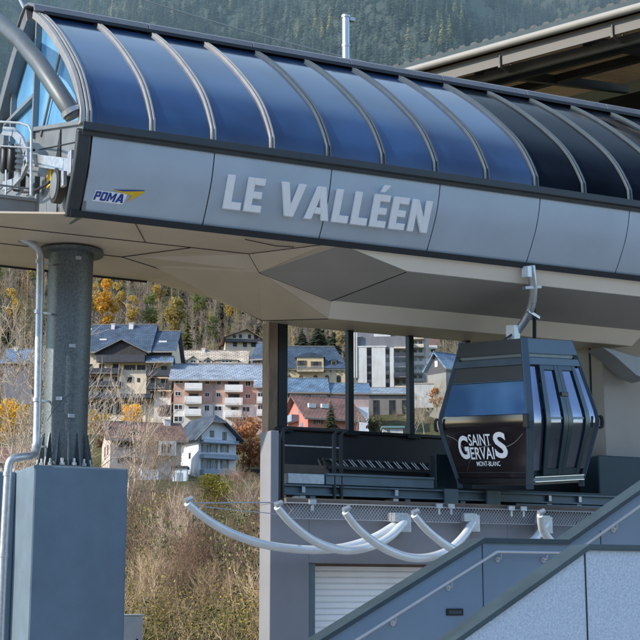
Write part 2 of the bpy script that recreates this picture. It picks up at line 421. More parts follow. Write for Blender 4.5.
# back shell and inside
mb = MB().sweep(BACK, X0, XE, .03); S(mb, 'back_roof', M_darkglass)
# ridge cap, in lengths
cap = [(22.45, 9.66 + ZB), (22.5, 9.78 + ZB), (22.9, 9.97 + ZB), (23.2, 10.05 + ZB), (23.5, 9.97 + ZB), (23.9, 9.78 + ZB), (23.95, 9.66 + ZB)]
xs = [X0 - .16, 7.35, 9.3, 11.25, 13.2, 15.1, 17.0, XE]
for a, c in zip(xs[:-1], xs[1:]):
    S(MB().sweep(cap, a + .006, c - .006, .05, False), 'ridge_cap', M_cap, .008)
mb = MB().box((X0, 22.41, 9.60 + ZB), (XE, 22.46, 9.66 + ZB))
S(mb, 'vent_strip', M_black)
# end hip piece of the cap (dark end plates following the arch on both sides)
mb = MB()
for side in (1, -1):
    pr = [(y, z) for y, z in PROF if y > 21.0] if side == 1 else [(y, z) for y, z in BACK if y < 27.3]
endarch = [(y, z) for y, z in BACK if y < 27.3]
mb.sweep(grow(endarch, .06), X0 - .12, X0 + .1, .28, True)
S(mb, 'end_arch_trim', M_cap, .008)
mb = MB().sweep(grow(FRONT, .03), X0 - .13, X0 - .06, .12)
S(mb, 'end_rib', M_rib, .006)
# sill band between glass and fascia
mb = MB().sweep([(19.47, 6.655 + ZB), (19.41, 6.675 + ZB), (19.41, 6.79 + ZB), (19.50, 6.81 + ZB)], X0 - .1, XE, .05, False)
mb.sweep([(19.47, 6.60 + ZB), (19.45, 6.66 + ZB)], X0 - .1, XE, .06, False)
S(mb, 'glass_sill', M_frame, .006)
# fascia panels (bowed)
fp = smooth_prof([(19.97, 5.60), (19.80, 5.85), (19.62, 6.17), (19.53, 6.45), (19.49, 6.63)], 12)
seams = [5.56, 7.46, 9.42, 11.37, 13.30, 15.14, 17.05, 19.0, XE]
for a, c in zip(seams[:-1], seams[1:]):
    S(MB().sweep(fp, a + .009, c - .009, .03), 'fascia_panel', M_fascia, .003)
S(MB().sweep([(y + .04, z) for y, z in fp], X0, XE, .03), 'fascia_backing', M_seam)
S(MB().sweep([(19.95, 5.50 + ZB), (19.93, 5.595 + ZB), (20.02, 5.60 + ZB)], X0 - .1, XE, .08, False), 'lower_edge_trim', M_seam)
# rounded dark end trim at the left end of the fascia
trim = [(y - .01, z) for y, z in fp]
S(MB().sweep([(19.98, 5.5 + ZB)] + trim + [(19.46, 6.66 + ZB)], X0 - .16, X0 + .045, .13), 'end_trim', M_frame, .02)

def fp_y(z):
    zs = [p[1] for p in fp]; ys = [p[0] for p in fp]
    return float(np.interp(z, zs, ys))
# sign letters: hand-cut bold polygons, unit height
def bar(*r): return [[(r[0], r[1]), (r[2], r[1]), (r[2], r[3]), (r[0], r[3])]]
s_ = .26
GL = {
 'L': (.62, bar(0, 0, s_, 1) + bar(s_, 0, .62, .22)),
 'E': (.64, bar(0, 0, s_, 1) + bar(s_, 0, .62, .2) + bar(s_, .4, .57, .6) + bar(s_, .8, .62, 1)),
 'V': (.92, [[(0, 1), (.30, 0), (.46, 0), (.46, .36), (.27, 1)], [(.46, .36), (.46, 0), (.62, 0), (.92, 1), (.65, 1)]]),
 'A': (.92, [[(0, 0), (.27, 0), (.36, .30), (.46, .66), (.46, 1), (.30, 1)], [(.46, .66), (.56, .30), (.65, 0), (.92, 0), (.62, 1), (.46, 1)], [(.335, .18), (.585, .18), (.535, .37), (.385, .37)]]),
 'N': (.80, bar(0, 0, .24, 1) + bar(.56, 0, .80, 1) + [[(.24, 1), (.24, .55), (.56, 0), (.56, .45)]]),
}
GL['É'] = (.64, GL['E'][1] + [[(.20, 1.08), (.36, 1.08), (.56, 1.30), (.30, 1.30)]])
start = onY(224, 209, 19.68); end = onY(428, 231, 19.68)
word = 'LE VALLÉEN'; gap = .12
tot = sum((.34 if c == ' ' else GL[c][0]) for c in word) + gap * (len(word) - 1)
H = .475
xs0, xs1 = start.x, end.x
sxx = (xs1 - xs0) / tot; zb = 5.835 + ZB; cx = xs0
for c in word:
    if c == ' ': cx += (.34 + gap) * sxx; continue
    w, polys = GL[c]; mb = MB()
    for k, pl in enumerate(polys):
        pts = []
        for (u, v) in pl:
            z = zb + v * H; pts.append(Vector((cx + u * sxx, fp_y(zb + .5 * H) - (v - .5) * H * .48 - .06 - .0015 * k, z)))
        mb.prism(pts, (0, .05, 0))
    S(mb, 'sign_letter', M_white, .004); cx += (w + gap) * sxx
# maker badge
GL['P'] = (.62, bar(0, 0, .22, 1) + bar(.22, .82, .62, 1) + bar(.22, .38, .62, .56) + bar(.42, .56, .62, .82))
GL['O'] = (.70, bar(0, .06, .22, .94) + bar(.48, .06, .70, .94) + bar(.06, .8, .64, 1) + bar(.06, 0, .64, .2))
GL['M'] = (.92, bar(0, 0, .22, 1) + bar(.70, 0, .92, 1) + [[(.22, 1), (.22, .62), (.46, .12), (.46, .5)], [(.46, .5), (.46, .12), (.70, .62), (.70, 1)]])
vs, fs = [], []; cx = 0
for ch in 'POMA':
    w, polys = GL[ch]
    for pl in polys:
        fs.append(tuple(range(len(vs), len(vs) + len(pl)))); vs += [(cx + u * .13, v * .115) for u, v in pl]
    cx += (w + .10) * .13
def badge(vs, fs, px, py, m, dy, name, sh=.25):
    base = onY(px, py, 19.72); mb = MB(); pts = []
    for u, v in vs:
        z = base.z + v; pts.append((base.x + u + v * sh, fp_y(z) - dy, z))
    mb.add(pts, fs); S(mb, name, m)
badge(vs, fs, 95.5, 197.5, M_bluep, .012, 'badge_letters')
badge([(-.015, -.015), (.46, -.015), (.47, .13), (-.015, .13)], [(0, 1, 2, 3)], 95.5, 197.5, M_white, .006, 'badge_backing')
badge([(.24, .155), (.74, .19), (.71, .15), (.50, .02), (.56, .11), (.45, .125)], [(0, 5, 1), (5, 2, 1), (5, 4, 2), (4, 3, 2)], 95.5, 197.5, M_yellow, .012, 'badge_swoosh', .1)
badge([(.26, .16), (.73, .20), (.72, .188), (.42, .152)], [(0, 3, 2, 1)], 95.5, 197.5, M_bluep, .014, 'badge_swoosh', .1)

# underside hull
def P(x, y, z): return Vector((x, y, z + ZB))
xl = X0 - .9
F0, F1, F2, F3 = P(5.42, 20.0, 5.56), P(9.59, 20.0, 5.56), P(9.83, 20.0, 5.56), P(17.0, 20.0, 5.56)
A0, B1, A1 = P(2.7, 21.35, 5.62), P(7.76, 21.32, 5.6), P(8.77, 21.3, 5.6)
C0, C1, C1b, C2 = P(2.7, 22.35, 5.62), P(6.95, 22.4, 5.6), P(7.65, 22.7, 5.55), P(8.11, 23.0, 5.53)
E0, E1, E2 = P(2.7, 24.8, 5.85), P(8.19, 24.8, 5.79), P(9.23, 24.05, 5.40)
G1, I1, J1 = P(9.05, 21.5, 5.35), P(11.09, 20.15, 5.283), P(10.4, 21.55, 5.0)
I2, J2 = P(17.0, 20.15, 5.283), P(17.0, 21.55, 5.0)
K1, K2, M1, L1, L2 = P(10.43, 21.75, 4.73), P(16.8, 21.75, 4.73), P(9.74, 23.0, 4.86), P(10.6, 23.25, 4.85), P(16.6, 23.25, 4.85)
def hull(faces, m, name='underside_panel'):
    for f in faces:
        mb = MB(); mb.poly(f); o = S(mb, name, m)
        so = o.modifiers.new('thick', 'SOLIDIFY'); so.thickness = .03; so.offset = 0
hull([[F0, F1, A1, B1, A0], [A0, B1, C1, C0], [C0, C1, C1b, C2, E1, E0], [C2, E2, E1]], M_belly)
hull([[B1, A1, G1, K1, M1, C2, C1b, C1]], M_belly)
hull([[A1, F1, G1], [F1, F2, G1], [G1, J1, K1], [K1, K2, L2, L1, M1], [C2, M1, E2], [M1, L1, E2]], M_belly)
hull([[F2, F3, I2, I1], [J1, J2, K2, K1]], M_bellylit)
hull([[G1, F2, I1, J1], [I1, I2, J2, J1]], M_bellydark)
hull([[E0, E1, P(8.2, 26.9, 6.5), P(2.7, 26.9, 6.5)], [E1, E2, L1, L2, P(XE, 26.9, 6.5), P(8.2, 26.9, 6.5)]], M_frame, 'back_underside')
hull([[F3, P(XE, 20, 5.56), P(XE, 24, 5.7), P(17.0, 24, 5.7)], [F3, I2, P(17.0, 24, 5.7)], [I2, J2, P(17, 24, 5.7)], [J2, K2, L2, P(17, 24, 5.7)]], M_belly)
mb = MB()
dn = Vector((0, 0, -.022))
def seam(*pts, r=.007):
    mb.tube([Vector(p) + dn for p in pts], r, 5)
seam(A0, A1); seam(A1, F1); seam(B1, C1); seam(C0, C1, C1b, C2); seam(A1, G1, r=.005); seam(G1, J1); seam(J1, I1, r=.007); seam(C2, M1); seam(M1, K1, r=.007); seam(E0, E1, r=.035)
seam(P(6.4, 20.02, 5.56), P(7.0, 21.3, 5.6), r=.006); seam(P(8.3, 20.3, 5.565), P(8.9, 20.5, 5.57), P(9.2, 20.45, 5.57))
S(mb, 'underside_seam', M_seam)
# end wall: panels below, glazing above
mb = MB(); xe = X0 + .06
low = [(19.98, 5.52 + ZB), (19.6, 6.3 + ZB), (19.56, 6.85 + ZB), (22.9, 7.72 + ZB), (26.8, 7.75 + ZB), (26.8, 6.3 + ZB), (24.8, 5.9 + ZB)]
mb.prism([(xe, y, z) for y, z in low], (.06, 0, 0)); S(mb, 'end_panel', M_endpanel, .01)
mb = MB()
for p in ([(19.72, 6.62), (22.6, 7.3)], [(20.6, 5.6), (20.6, 6.45)], [(21.3, 5.62), (21.3, 7.2)]):
    mb.beam((xe - .012, p[0][0], p[0][1] + ZB), (xe - .012, p[1][0], p[1][1] + ZB), .012, .012)
S(mb, 'panel_seam', M_seam)
mb = MB(); gl = [(y, z) for y, z in PROF] + BACK[1:]
mb.prism([(X0 + .1, 19.6, 6.7 + ZB)] + [(X0 + .1, y, z) for y, z in gl] + [(X0 + .1, 26.8, 6.9 + ZB)], (.02, 0, 0)); S(mb, 'end_glass', M_endglass)
mb = MB()
xm = X0 + .05
for p, q, w in (((22.95, 7.6), (22.95, 9.8), .10), ((21.3, 8.75), (22.5, 7.5), .04), ((22.95, 8.35), (26.2, 8.55), .12), ((19.62, 6.87), (22.9, 7.74), .08), ((24.6, 7.7), (24.6, 9.4), .1)):
    mb.beam((xm, p[0], p[1] + ZB), (xm, q[0], q[1] + ZB), .07, w, (1, 0, 0))
S(mb, 'end_mullion', M_endpanel, .006)
# bow tube in front of the end
tp = [onX(74, 117, 5.33), onX(70, 110, 5.27), onX(57, 90, 5.12), onX(40, 64.5, 4.97), onX(20, 40, 4.82), onX(0, 23, 4.68), onX(-26, 6, 4.55), onX(-70, -10, 4.45)]
S(MB().tube(tp, .135, 18), 'bow_tube', M_tube)
S(MB().tube([tp[0] * .6 + tp[1] * .4, tp[1]], .155, 18), 'tube_collar', M_galv)
# end machinery: galvanised bracket, platform, railing, wheel
mb = MB()
pa, pb = onX(24, 159, 5.30), onX(76, 166, 5.47)
mb.beam(pa, pb, .10, .20); q_ = onX(71, 159, 5.42); mb.box(q_ + Vector((-.03, -.09, -.24)), q_ + Vector((.03, .09, .12)))
q_ = onX(64, 174, 5.42); mb.box(q_ + Vector((-.03, -.07, -.2)), q_ + Vector((.03, .07, .2)))
S(mb, 'side_bracket', M_galv, .01)
mb = MB(); xk = 5.15
oc = [onX(x, y, xk) for x, y in ((4, 131), (14, 132), (22, 141), (26.5, 152), (27, 163), (22, 174), (14, 183), (4, 186))]
for p_, q_ in zip(oc[:-1], oc[1:]):
    e_ = (q_ - p_).normalized() * .03; mb.beam(p_ - e_, q_ + e_, .15, .05, (1, 0, 0))
S(mb, 'yoke_plate', M_galv, .008)
for (x, y) in ((5, 160), (12, 158)):
    c = onX(x, y, 5.0); mb = MB()
    mb.tube([c + Vector((0, 0, -.22)), c + Vector((0, 0, -.18)), c + Vector((0, 0, .18)), c + Vector((0, 0, .22))], [.05, .075, .075, .05], 10)
    S(mb, 'roller', M_black, .006)
mb = MB(); c = onX(18, 158, 5.1); mb.box(c - Vector((.05, .05, .22)), c + Vector((.05, .05, .22)))
for k in range(5): mb.box(c + Vector((-.08, -.08, -.2 + k * .09)), c + Vector((.08, .08, -.15 + k * .09)))
S(mb, 'roller_spring', M_galv, .006)
mb = MB()
mb.tube([onX(-12, 121, 4.9), onX(20, 123, 4.9), onX(29, 126, 4.9), onX(31.5, 132, 4.9), onX(31, 195, 4.9)], .02, 8)
mb.tube([onX(-12, 145, 4.9), onX(31, 148, 4.9)], .013, 8)
mb.tube([onX(6, 170, 4.9), onX(6, 200, 4.9)], .015, 8)
S(mb, 'platform_rail', M_galv)
mb = MB()
mb.box((2.6, 21.25, 5.80 + ZB), (5.2, 21.30, 6.02 + ZB)); mb.box((2.6, 21.22, 6.02 + ZB), (5.22, 24.8, 6.07 + ZB)); mb.box((5.205, 21.26, 5.80 + ZB), (5.26, 21.36, 6.16 + ZB))
for k in range(16):
    mb.beam((2.65 + .16 * k, 21.24, 6.09 + ZB), (2.76 + .16 * k, 21.24, 6.19 + ZB), .03, .02)
mb.box((2.6, 21.225, 6.20 + ZB), (5.2, 21.25, 6.23 + ZB))
S(mb, 'maintenance_platform', M_endpanel, .006)
for (px, py, xk_, w_, h_, m_) in ((9, 172, 5.35, .34, .5, M_frame), (22, 178, 5.42, .16, .36, M_black), (36, 186, 5.45, .14, .3, M_beam), (4, 140, 5.3, .3, .28, M_endpanel)):
    c = onX(px, py, xk_); mb = MB().box(c - Vector((.05, w_ / 2, h_ / 2)), c + Vector((.05, w_ / 2, h_ / 2))); S(mb, 'drive_box', m_, .015)
for (p_, q_) in (((2, 150), (30, 176)), ((8, 142), (34, 150)), ((14, 190), (50, 182))):
    a_, e_ = onX(*p_, 5.25), onX(*q_, 5.4); S(MB().tube(rounded_early([a_, (a_ + e_) / 2 + Vector((0, 0, -.12)), e_]), .022, 8), 'control_cable', M_rubber)
mb = MB(); c = onX(58, 186, 5.42)
mb.tube([c + Vector((-.06, 0, 0)), c + Vector((.06, 0, 0))], .27, 28)
S(mb, 'guide_wheel', M_rubber, .02)
mb = MB(); mb.tube([c + Vector((-.075, 0, 0)), c + Vector((-.062, 0, 0))], .2, 28); S(mb, 'wheel_disc', M_endpanel)
mb = MB(); c2 = onX(50, 178, 5.53); mb.box(c2 - Vector((.02, .14, .14)), c2 + Vector((.02, .14, .14))); S(mb, 'warning_plate', M_yellow)
mb = MB(); c2 = onX(58, 148, 5.54); mb.prism([c2 + Vector((0, .16, -.3)), c2 + Vector((0, -.16, -.3)), c2 + Vector((0, -.1, .28)), c2 + Vector((0, .02, .1))], (.03, 0, 0)); S(mb, 'cable_slot', M_black)

# ================================================================== COLUMN, PIER, PIPE
cc = onZ(64, 470, 2.16 - 0.0); cc = onY(64, 470, 22.3)
CX, CYY, CZ = cc.x, cc.y, cc.z
CO = thing('support_column', 'thick round galvanised steel column carrying the left end of the station', 'column', (CX, CYY, CZ))
mb = MB().tube([(0, 0, 0), (0, 0, 1.6), (0, 0, 5.55 + ZB - CZ)], [.345, .35, .36], 40); mb.build('shaft', M_column, CO)
mb = MB().cyl((0, 0), .46, 0, .04, 40); mb.build('base_flange', M_column, CO, .006)
mb = MB().cyl((0, 0), .52, 5.5 + ZB - CZ, 5.55 + ZB - CZ, 40); mb.build('top_flange', M_column, CO, .006)
for k in range(14):
    a = 2 * PI * k / 14 + .1
    Mx = Matrix.Rotation(a, 4, 'Z')
    mb = MB().prism([Mx @ Vector(p) for p in ((.34, -.012, .04), (.445, -.012, .04), (.445, -.012, .07), (.358, -.012, .56), (.34, -.012, .56))], Mx @ Vector((0, .024, 0))); mb.build('gusset', M_column, CO)
    a += PI / 14
    mb = MB().tube([(.41 * math.cos(a), .41 * math.sin(a), .04), (.41 * math.cos(a), .41 * math.sin(a), .085)], .045, 6)
    mb.tube([(.41 * math.cos(a), .41 * math.sin(a), .085), (.41 * math.cos(a), .41 * math.sin(a), .15)], .025, 8); mb.build('anchor_bolt', M_galv, CO)
for (px, py) in ((72, 346), (71, 416), (58, 398), (78, 258)):
    q = onY(px, py, CYY - .34); ang = math.atan2(q.y - CYY, q.x - CX)
    mb = MB(); rr = .345; Mx = Matrix.Rotation(ang, 4, 'Z')
    mb.box((rr - .01, -.05, q.z - CZ - .03), (rr + .025, .05, q.z - CZ + .03), Mx); mb.build('bracket_plate', M_galv, CO, .004)
# helical weld seam
mb = MB(); pts = []
for k in range(40):
    a = math.radians(200 + k * 5); pts.append((.3485 * math.cos(a), .3485 * math.sin(a), .75 + k * .035))
mb.tube(pts, .006, 4); mb.build('weld_seam', M_column, CO)
# concrete pier: front right top corner at px (128,470), front-left (34,470)
zt = CZ - .002
pr_ = onZ(128, 470.5, zt - CAMZ - 0.0); 
yf = CYY - .72
pL, pR = onY(34, 470, yf), onY(128.5, 470, yf)
PI_ = thing('concrete_pier', 'tall blue-grey painted concrete pier under the round column', 'pier', ((pL.x + pR.x) / 2, yf + .75, 0))
mb = MB(); w = (pR.x - pL.x) / 2
mb.box((-w, -.75, -1), (w, .95, zt)); mb.build('pier_block', M_pier, PI_, .03)
mb = MB(); mb.box((-w - 2.6, .35, -1), (-w - .001, .95, zt - .02)); mb.build('pier_wing', M_pier, PI_, .03)
# drain pipe
DP = thing('drain_pipe', 'thin grey steel downpipe running beside the column and down the pier face', 'pipe', (CX - .6, yf, 0))
yp = CYY - .25
pts = [onY(16, 238, yp + .25), onY(22, 239, yp), onY(34, 245, yp), onY(40, 252, yp), onY(40.5, 262, yp), onY(39, 330, yp), onY(37, 440, yp), onY(35, 452, yp - .1)]
yq = yf - .09
p2 = [onY(33, 455, yf + .15), onY(25, 456.5, yf), onY(14, 457.5, yq), onY(9, 462, yq), onY(7.6, 475, yq), onY(1, 600, yq), onY(-2, 700, yq)]
def rounded(pts, k=3):
    for _ in range(k):
        o = [pts[0]]
        for a, b_ in zip(pts[:-1], pts[1:]): o += [a * .75 + b_ * .25, a * .25 + b_ * .75]
        pts = o + [pts[-1]]
    return pts
build_at(MB().tube(rounded(pts + p2, 2), .062, 12), 'pipe', M_galv, DP)
for py in (262, 312, 400, 446):
    c = onY(40 - (py - 250) * .02, py, yp); mb = MB(); mb.tube([c - Vector((0, 0, .03)), c + Vector((0, 0, .03))], .072, 12); mb.beam(c, c + Vector((.3, .12, 0)), .02, .03); build_at(mb, 'pipe_clamp', M_galv, DP)
for py in (474, 555):
    c = onY(7.6 - (py - 475) * .053, py, yq); mb = MB(); mb.tube([c - Vector((0, 0, .03)), c + Vector((0, 0, .03))], .072, 12); build_at(mb, 'pipe_clamp', M_galv, DP)
# white box behind the pier foot
p = onY(134, 616, 24.0)
UC = thing('utility_cabinet', 'white metal utility cabinet standing beside the foot of the blue pier', 'cabinet', (p.x, 24.3, 0))
mb = MB().box((-.32, -.25, 0), (.18, .25, p.z)); mb.build('body', M_boom, UC, .015)
mb = MB().box((-.34, -.27, p.z), (.20, .27, p.z + .03)); mb.build('lid', M_boom, UC, .008)
mb = MB().box((-.26, -.262, .2), (.12, -.251, p.z - .1)); mb.build('door', M_boom, UC, .005)
mb = MB().box((.06, -.28, p.z - .5), (.09, -.263, p.z - .38)); mb.build('handle', M_black, UC)

# ================================================================== TERMINAL BUILDING (lower level)
YW = 20.6
TB = thing('terminal_building', 'grey rendered terminal with white roller shutter, boarding platform and glazed back wall', 'building', (9, 21, 0))
def B(mb, name, m, bevel=0.): return build_at(mb, name, m, TB, bevel)
xw = onY(270.5, 470, YW).x
z1 = CAMZ + 1.46
# main wall with a recessed opening for the shutter
xo0, xo1 = onY(309, 600, YW).x, 13.2
zo = onY(312, 563, YW).z
mb = MB(); ye = YW + .42
mb.box((xw, YW, -1), (xo0, ye, z1)); mb.box((xo0, YW, zo), (xo1, ye, z1)); mb.box((xo1, YW, -1), (24, ye, z1))
B(mb, 'wall', M_wall, .01)
mb = MB().box((xw, YW, z1), (xw + .14, ye, onY(265, 430, YW).z)); B(mb, 'wall_upstand', M_wall, .01)
mb = MB().box((xw + .14, YW + .1, z1 + .05), (xw + .22, ye + .3, onY(265, 430, YW).z - .02)); B(mb, 'upstand_lining', M_parapet)
mb = MB().box((xo0 + .002, YW + .03, 0), (xo0 + .12, ye - .02, zo - .002)); B(mb, 'shutter_jamb', M_beam, .005)
mb = MB(); zz = 0.0
while zz < zo - .03:
    mb.sweep([(YW + .36, zz), (YW + .335, zz + .02), (YW + .335, zz + .075), (YW + .36, zz + .095)], xo0 + .12, xo1, .02, False); zz += .098
B(mb, 'roller_shutter', M_shutter)
mb = MB().box((xo0 + .12, YW + .3, zo - .04), (xo1, YW + .41, zo - .003)); B(mb, 'shutter_head', M_ledge)
mb = MB()
for k in range(7):
    x = xw + .9 + k * 1.6; 
    if not (xo0 < x < xo1): mb.box((x, YW - .002, -1), (x + .012, YW + .01, z1 - .1))
B(mb, 'wall_joint', M_seam)
YG = 23.2
zs = onY(350, 431, YG).z
xp0 = onY(274, 440, YG).x
# brown ledge and the platform steel
mb = MB().box((xw + .23, YW - .08, z1 + .004), (24, YW + .9, z1 + .10)); B(mb, 'ledge', M_ledge, .01)
zb1, zb2, zb3 = CAMZ + 1.64, CAMZ + 1.82, CAMZ + 2.0
xg = onY(433, 478, 20.95).x
mb = MB()
yb = 21.0
for (za, zc, xa, xb) in ((zb1, zb2 - .012, xw + .3, 24),):
    mb.box((xa, yb, za), (xb, yb + .03, zc)); mb.box((xa, yb - .06, za), (xb, yb + .09, za + .03)); mb.box((xa, yb - .06, zc - .03), (xb, yb + .09, zc))
B(mb, 'lower_beam', M_beam, .004)
mb = MB().box((onY(324, 478, yb).x, yb - .08, zb2), (xg, yb + .3, zb3)); mb.box((onY(324, 478, yb).x, yb - .11, zb3 - .035), (xg, yb - .081, zb3)); B(mb, 'upper_beam', M_beam, .006)
mb = MB().box((xw + .45, yb - .06, zb2), (onY(323, 478, yb).x, yb + .2, zb3 - .02)); B(mb, 'light_beam', M_galv, .006)
for px in (302, 395, 312, 407, 462, 492, 548, 578):
    x = onY(px, 495, yb).x; light = px in (302, 395, 548, 578)
    mb = MB().box((x - .05, yb - .03, z1 + .10), (x + .05, yb + .28, zb1 - .002)); mb.box((x - .09, yb - .07, z1 + .10), (x + .09, yb + .3, z1 + .125)); mb.box((x - .03, yb - .064, zb1 + .035), (x + .03, yb - .003, zb2 - .045)) if light else None
    B(mb, 'beam_foot', M_galv if light else M_beam, .004)
for px in (448, 490):
    x = onY(px, 492, yb).x
    mb = MB().prism([(x - .13, yb - .12, zb2), (x + .13, yb - .12, zb2), (x + .13, yb - .12, zb1 - .06), (x + .06, yb - .12, zb1 - .12), (x - .06, yb - .12, zb1 - .12), (x - .13, yb - .12, zb1 - .06)], (0, .05, 0)); B(mb, 'beam_clip', M_beam, .006)
mb = MB().prism([(xw + .6, yb + .35, zb1), (24, yb + .35, zb1), (24, 23.1, zb1), (xp0, 23.1, zb1)], (0, 0, zb2 + .06 - zb1)); B(mb, 'platform_deck', M_teal)
mb = MB().box((xw + 2.3, yb + .6, z1 - 1), (24, 23.0, zb1 - .004)); B(mb, 'undercroft', M_black)
# solid interior so that the building is closed (slanted left side)
mb = MB().prism([(xw + .9, ye + .002, -1), (23.9, ye + .002, -1), (23.9, 25, -1), (11.6, 25, -1), (10.75, 23.3, -1)], (0, 0, z1 + .95)); B(mb, 'core', M_wall)
# back parapet and glazing at YG
zp = onY(350, 470, YG).z
mb = MB().box((xp0, YG - .04, zb2), (17.4, YG + .08, zs - .06)); B(mb, 'parapet', M_parapet, .006)
mb = MB(); mb.box((xp0, YG - .09, zs - .055), (17.4, YG + .1, zs)); B(mb, 'window_sill', M_winframe, .004)
for px, w in ((281.5, 10.5), (349.5, 6.5), (410, 6)):
    x = onY(px, 380, YG).x; hw = w / 2 / 56 * .95
    mb = MB().box((x - hw, YG - .07, zs), (x + hw, YG + .07, 4.85 + ZB + .02)); 
    mb.box((x - hw - .08, YG - .13, zs - .09), (x + hw + .08, YG - .08, zs - .02)); B(mb, 'window_mullion', M_winframe, .006)
for x in (14.05, 15.3, 16.45):
    mb = MB().box((x - .05, YG - .07, zs), (x + .05, YG + .07, 4.85 + ZB + .02)); B(mb, 'window_mullion', M_winframe, .006)
x_m = [onY(281.5, 380, YG).x, onY(349.5, 380, YG).x, onY(410, 380, YG).x, 14.05, 15.3, 16.45, 17.4]
for a, c in zip(x_m[:-1], x_m[1:]):
    mb = MB().poly([(a + .06, YG, zs + .002), (c - .06, YG, zs + .002), (c - .06, YG, 4.85 + ZB), (a + .06, YG, 4.85 + ZB)]); B(mb, 'window_pane', M_pane)
xa, xb = onY(266.5, 390, YG).x, onY(275.8, 390, YG).x
mb = MB().box((xa, YG - .09, 1.0), (xb, YG + .2, 4.86 + ZB)); B(mb, 'timber_post', M_post, .008)
# railing at the front left of the platform
yr = 20.95
zr0, zr1 = CAMZ + 1.55, onY(300, 428.5, yr).z
mb = MB()
for px in (282.5, 334, 341):
    x = onY(px, 440, yr).x; mb.tube([(x, yr, zr0), (x, yr, zr1 - .08), (x + .03, yr, zr1 - .02), (x + .1, yr, zr1)], .035, 8)
xa, xb = onY(282, 440, yr).x, onY(341, 440, yr).x
mb.tube([(xa + .06, yr, zr1), (xb + .1, yr, zr1)], .028, 8); B(mb, 'railing', M_black)
mb = MB(); zw = onY(300, 446, yr).z; mb.tube([(xa, yr, zw), (xb, yr, zw)], .012, 6); B(mb, 'rail_wire', M_galv)
mb = MB().box((xa + .1, yr + .35, zb3 - .01), (xb - .05, yr + .5, zb3 + .16)); B(mb, 'kick_board', M_ledge)
# slatted guard along the platform
yk = 21.3
g0, g1 = onY(327, 458, yk), onY(431, 472, yk)
mb = MB(); mb.box((g0.x, yk, zb3), (g1.x, yk + .5, zb3 + .03)); mb.box((g0.x - .05, yk + .05, g0.z - .03), (g1.x, yk + .09, g0.z)); mb.box((g0.x, yk + .1, zb3), (g1.x, yk + .13, g0.z - .03)); mb.box((g0.x, yk - .04, g1.z - .02), (g1.x, yk, g1.z + .03))
for x in (g0.x, g1.x): mb.beam((x, yk, zb3), (x, yk + .3, g0.z), .05, .05)
B(mb, 'guard_frame', M_black)
mb = MB(); n = 11
for k in range(n):
    x = g0.x + .08 + (g1.x - g0.x - .1) * k / n
    mb.beam((x, yk + .06, g0.z), (x + .10, yk + .01, g1.z + .03), .014, .014); mb.beam((x + .05, yk + .06, g0.z), (x + .15, yk + .01, g1.z + .03), .014, .014)
B(mb, 'guard_slat', M_galv)
mb = MB(); a = onY(436, 454, 22.0); c = onY(462, 486, 22.0); mb.box((a.x, 22.0, zb2 + .06), (a.x + .75, 22.2, a.z)); B(mb, 'door_guard', M_teal, .01)
mb = MB(); a = onY(598, 455, 21.6); mb.box((a.x, 21.6, zb2 + .03), (20, 22.2, a.z)); B(mb, 'drive_housing', M_teal, .02)
mb = MB(); a = onY(516, 497, 20.9); c = onY(602, 506, 20.9); mb.box((a.x, 20.9, z1 + .11), (c.x, 20.95, zb1 - .02)); B(mb, 'apron_plate', M_beam, .006)
# right-hand pillar in beige render with a grey canopy lip
RP = thing('beige_pillar', 'plain beige rendered wall pillar behind the gondola cabin at the right edge', 'pillar', (18, 23, 0))
a = onY(604, 400, 22.2); zt2 = 4.95 + ZB
zlo = onY(606, 467, 22.2).z
build_at(MB().box((a.x, 22.2, zlo), (a.x + 6, 23.6, zt2 + .6)), 'wall', M_beige, RP, .015)
build_at(MB().prism([(a.x + .02, 22.25, zlo + .001), (a.x + 6, 22.25, zlo + .001), (a.x + 6, 22.25, zlo - .7), (a.x + .6, 22.25, zlo - .18)], (0, 1.2, 0)), 'lower_housing', M_teal, RP)
pts = [onY(602, 347, 21.6), onY(612, 349, 21.6), onY(634, 356, 21.6), onY(648, 356, 21.6), onY(648, 380, 21.6), onY(636, 375, 21.6), onY(616, 357, 21.6)]
build_at(MB().prism(pts, (0, .5, 0)), 'canopy_lip', mat('canopy_grey', (.36, .375, .39), .5, .2, 3, .1), RP, .01)
a = onY(592, 364, 22.6); mb = MB(); mb.tube([a + Vector((0, 0, -1.5)), a + Vector((0, 0, .9))], .06, 10); mb.tube([a + Vector((-.02, 0, -.25)), a + Vector((.3, 0, -.25))], .22, 18); build_at(mb, 'guide_roller', M_rubber, RP)

# ================================================================== SAFETY NET BOOMS
def bez(p0, p1, p2, p3, n=20):
    return [p0 * (1-t)**3 + p1 * 3*t*(1-t)**2 + p2 * 3*t*t*(1-t) + p3 * t**3 for t in [k / n for k in range(n + 1)]]
tips = []
def boom(pix, ytip, yroot, label, wdt=.066):
    n = len(pix); pts = []
    for k, (x, y) in enumerate(pix):
        t = k / (n - 1); pts.append(onY(x, y, ytip + (yroot - ytip) * t))
    root = thing('net_boom', label, 'net boom', pts[-1], 0, 'curved white booms of the safety net')
    pts2 = rounded(pts, 3)
    build_at(MB().tube(pts2, [wdt * (.75 + .25 * min(1, 3 * i / len(pts2))) for i in range(len(pts2))], 16), 'curved_arm', M_boom, root)
    c = pts[-1]; mb = MB(); mb.box(c + Vector((-.12, -.02, -.16)), c + Vector((.12, YW - c.y - .003, .12))); mb.box(c + Vector((-.2, -.06, .0)), c + Vector((.05, .05, .14)))
    build_at(mb, 'wall_bracket', M_galv, root, .008)
    c = pts[0]; mb = MB(); mb.tube([c + Vector((-.03, 0, .03)), c + Vector((.08, 0, .07))], .04, 8); build_at(mb, 'tip_fitting', M_galv, root)
    tips.append(pts[0])
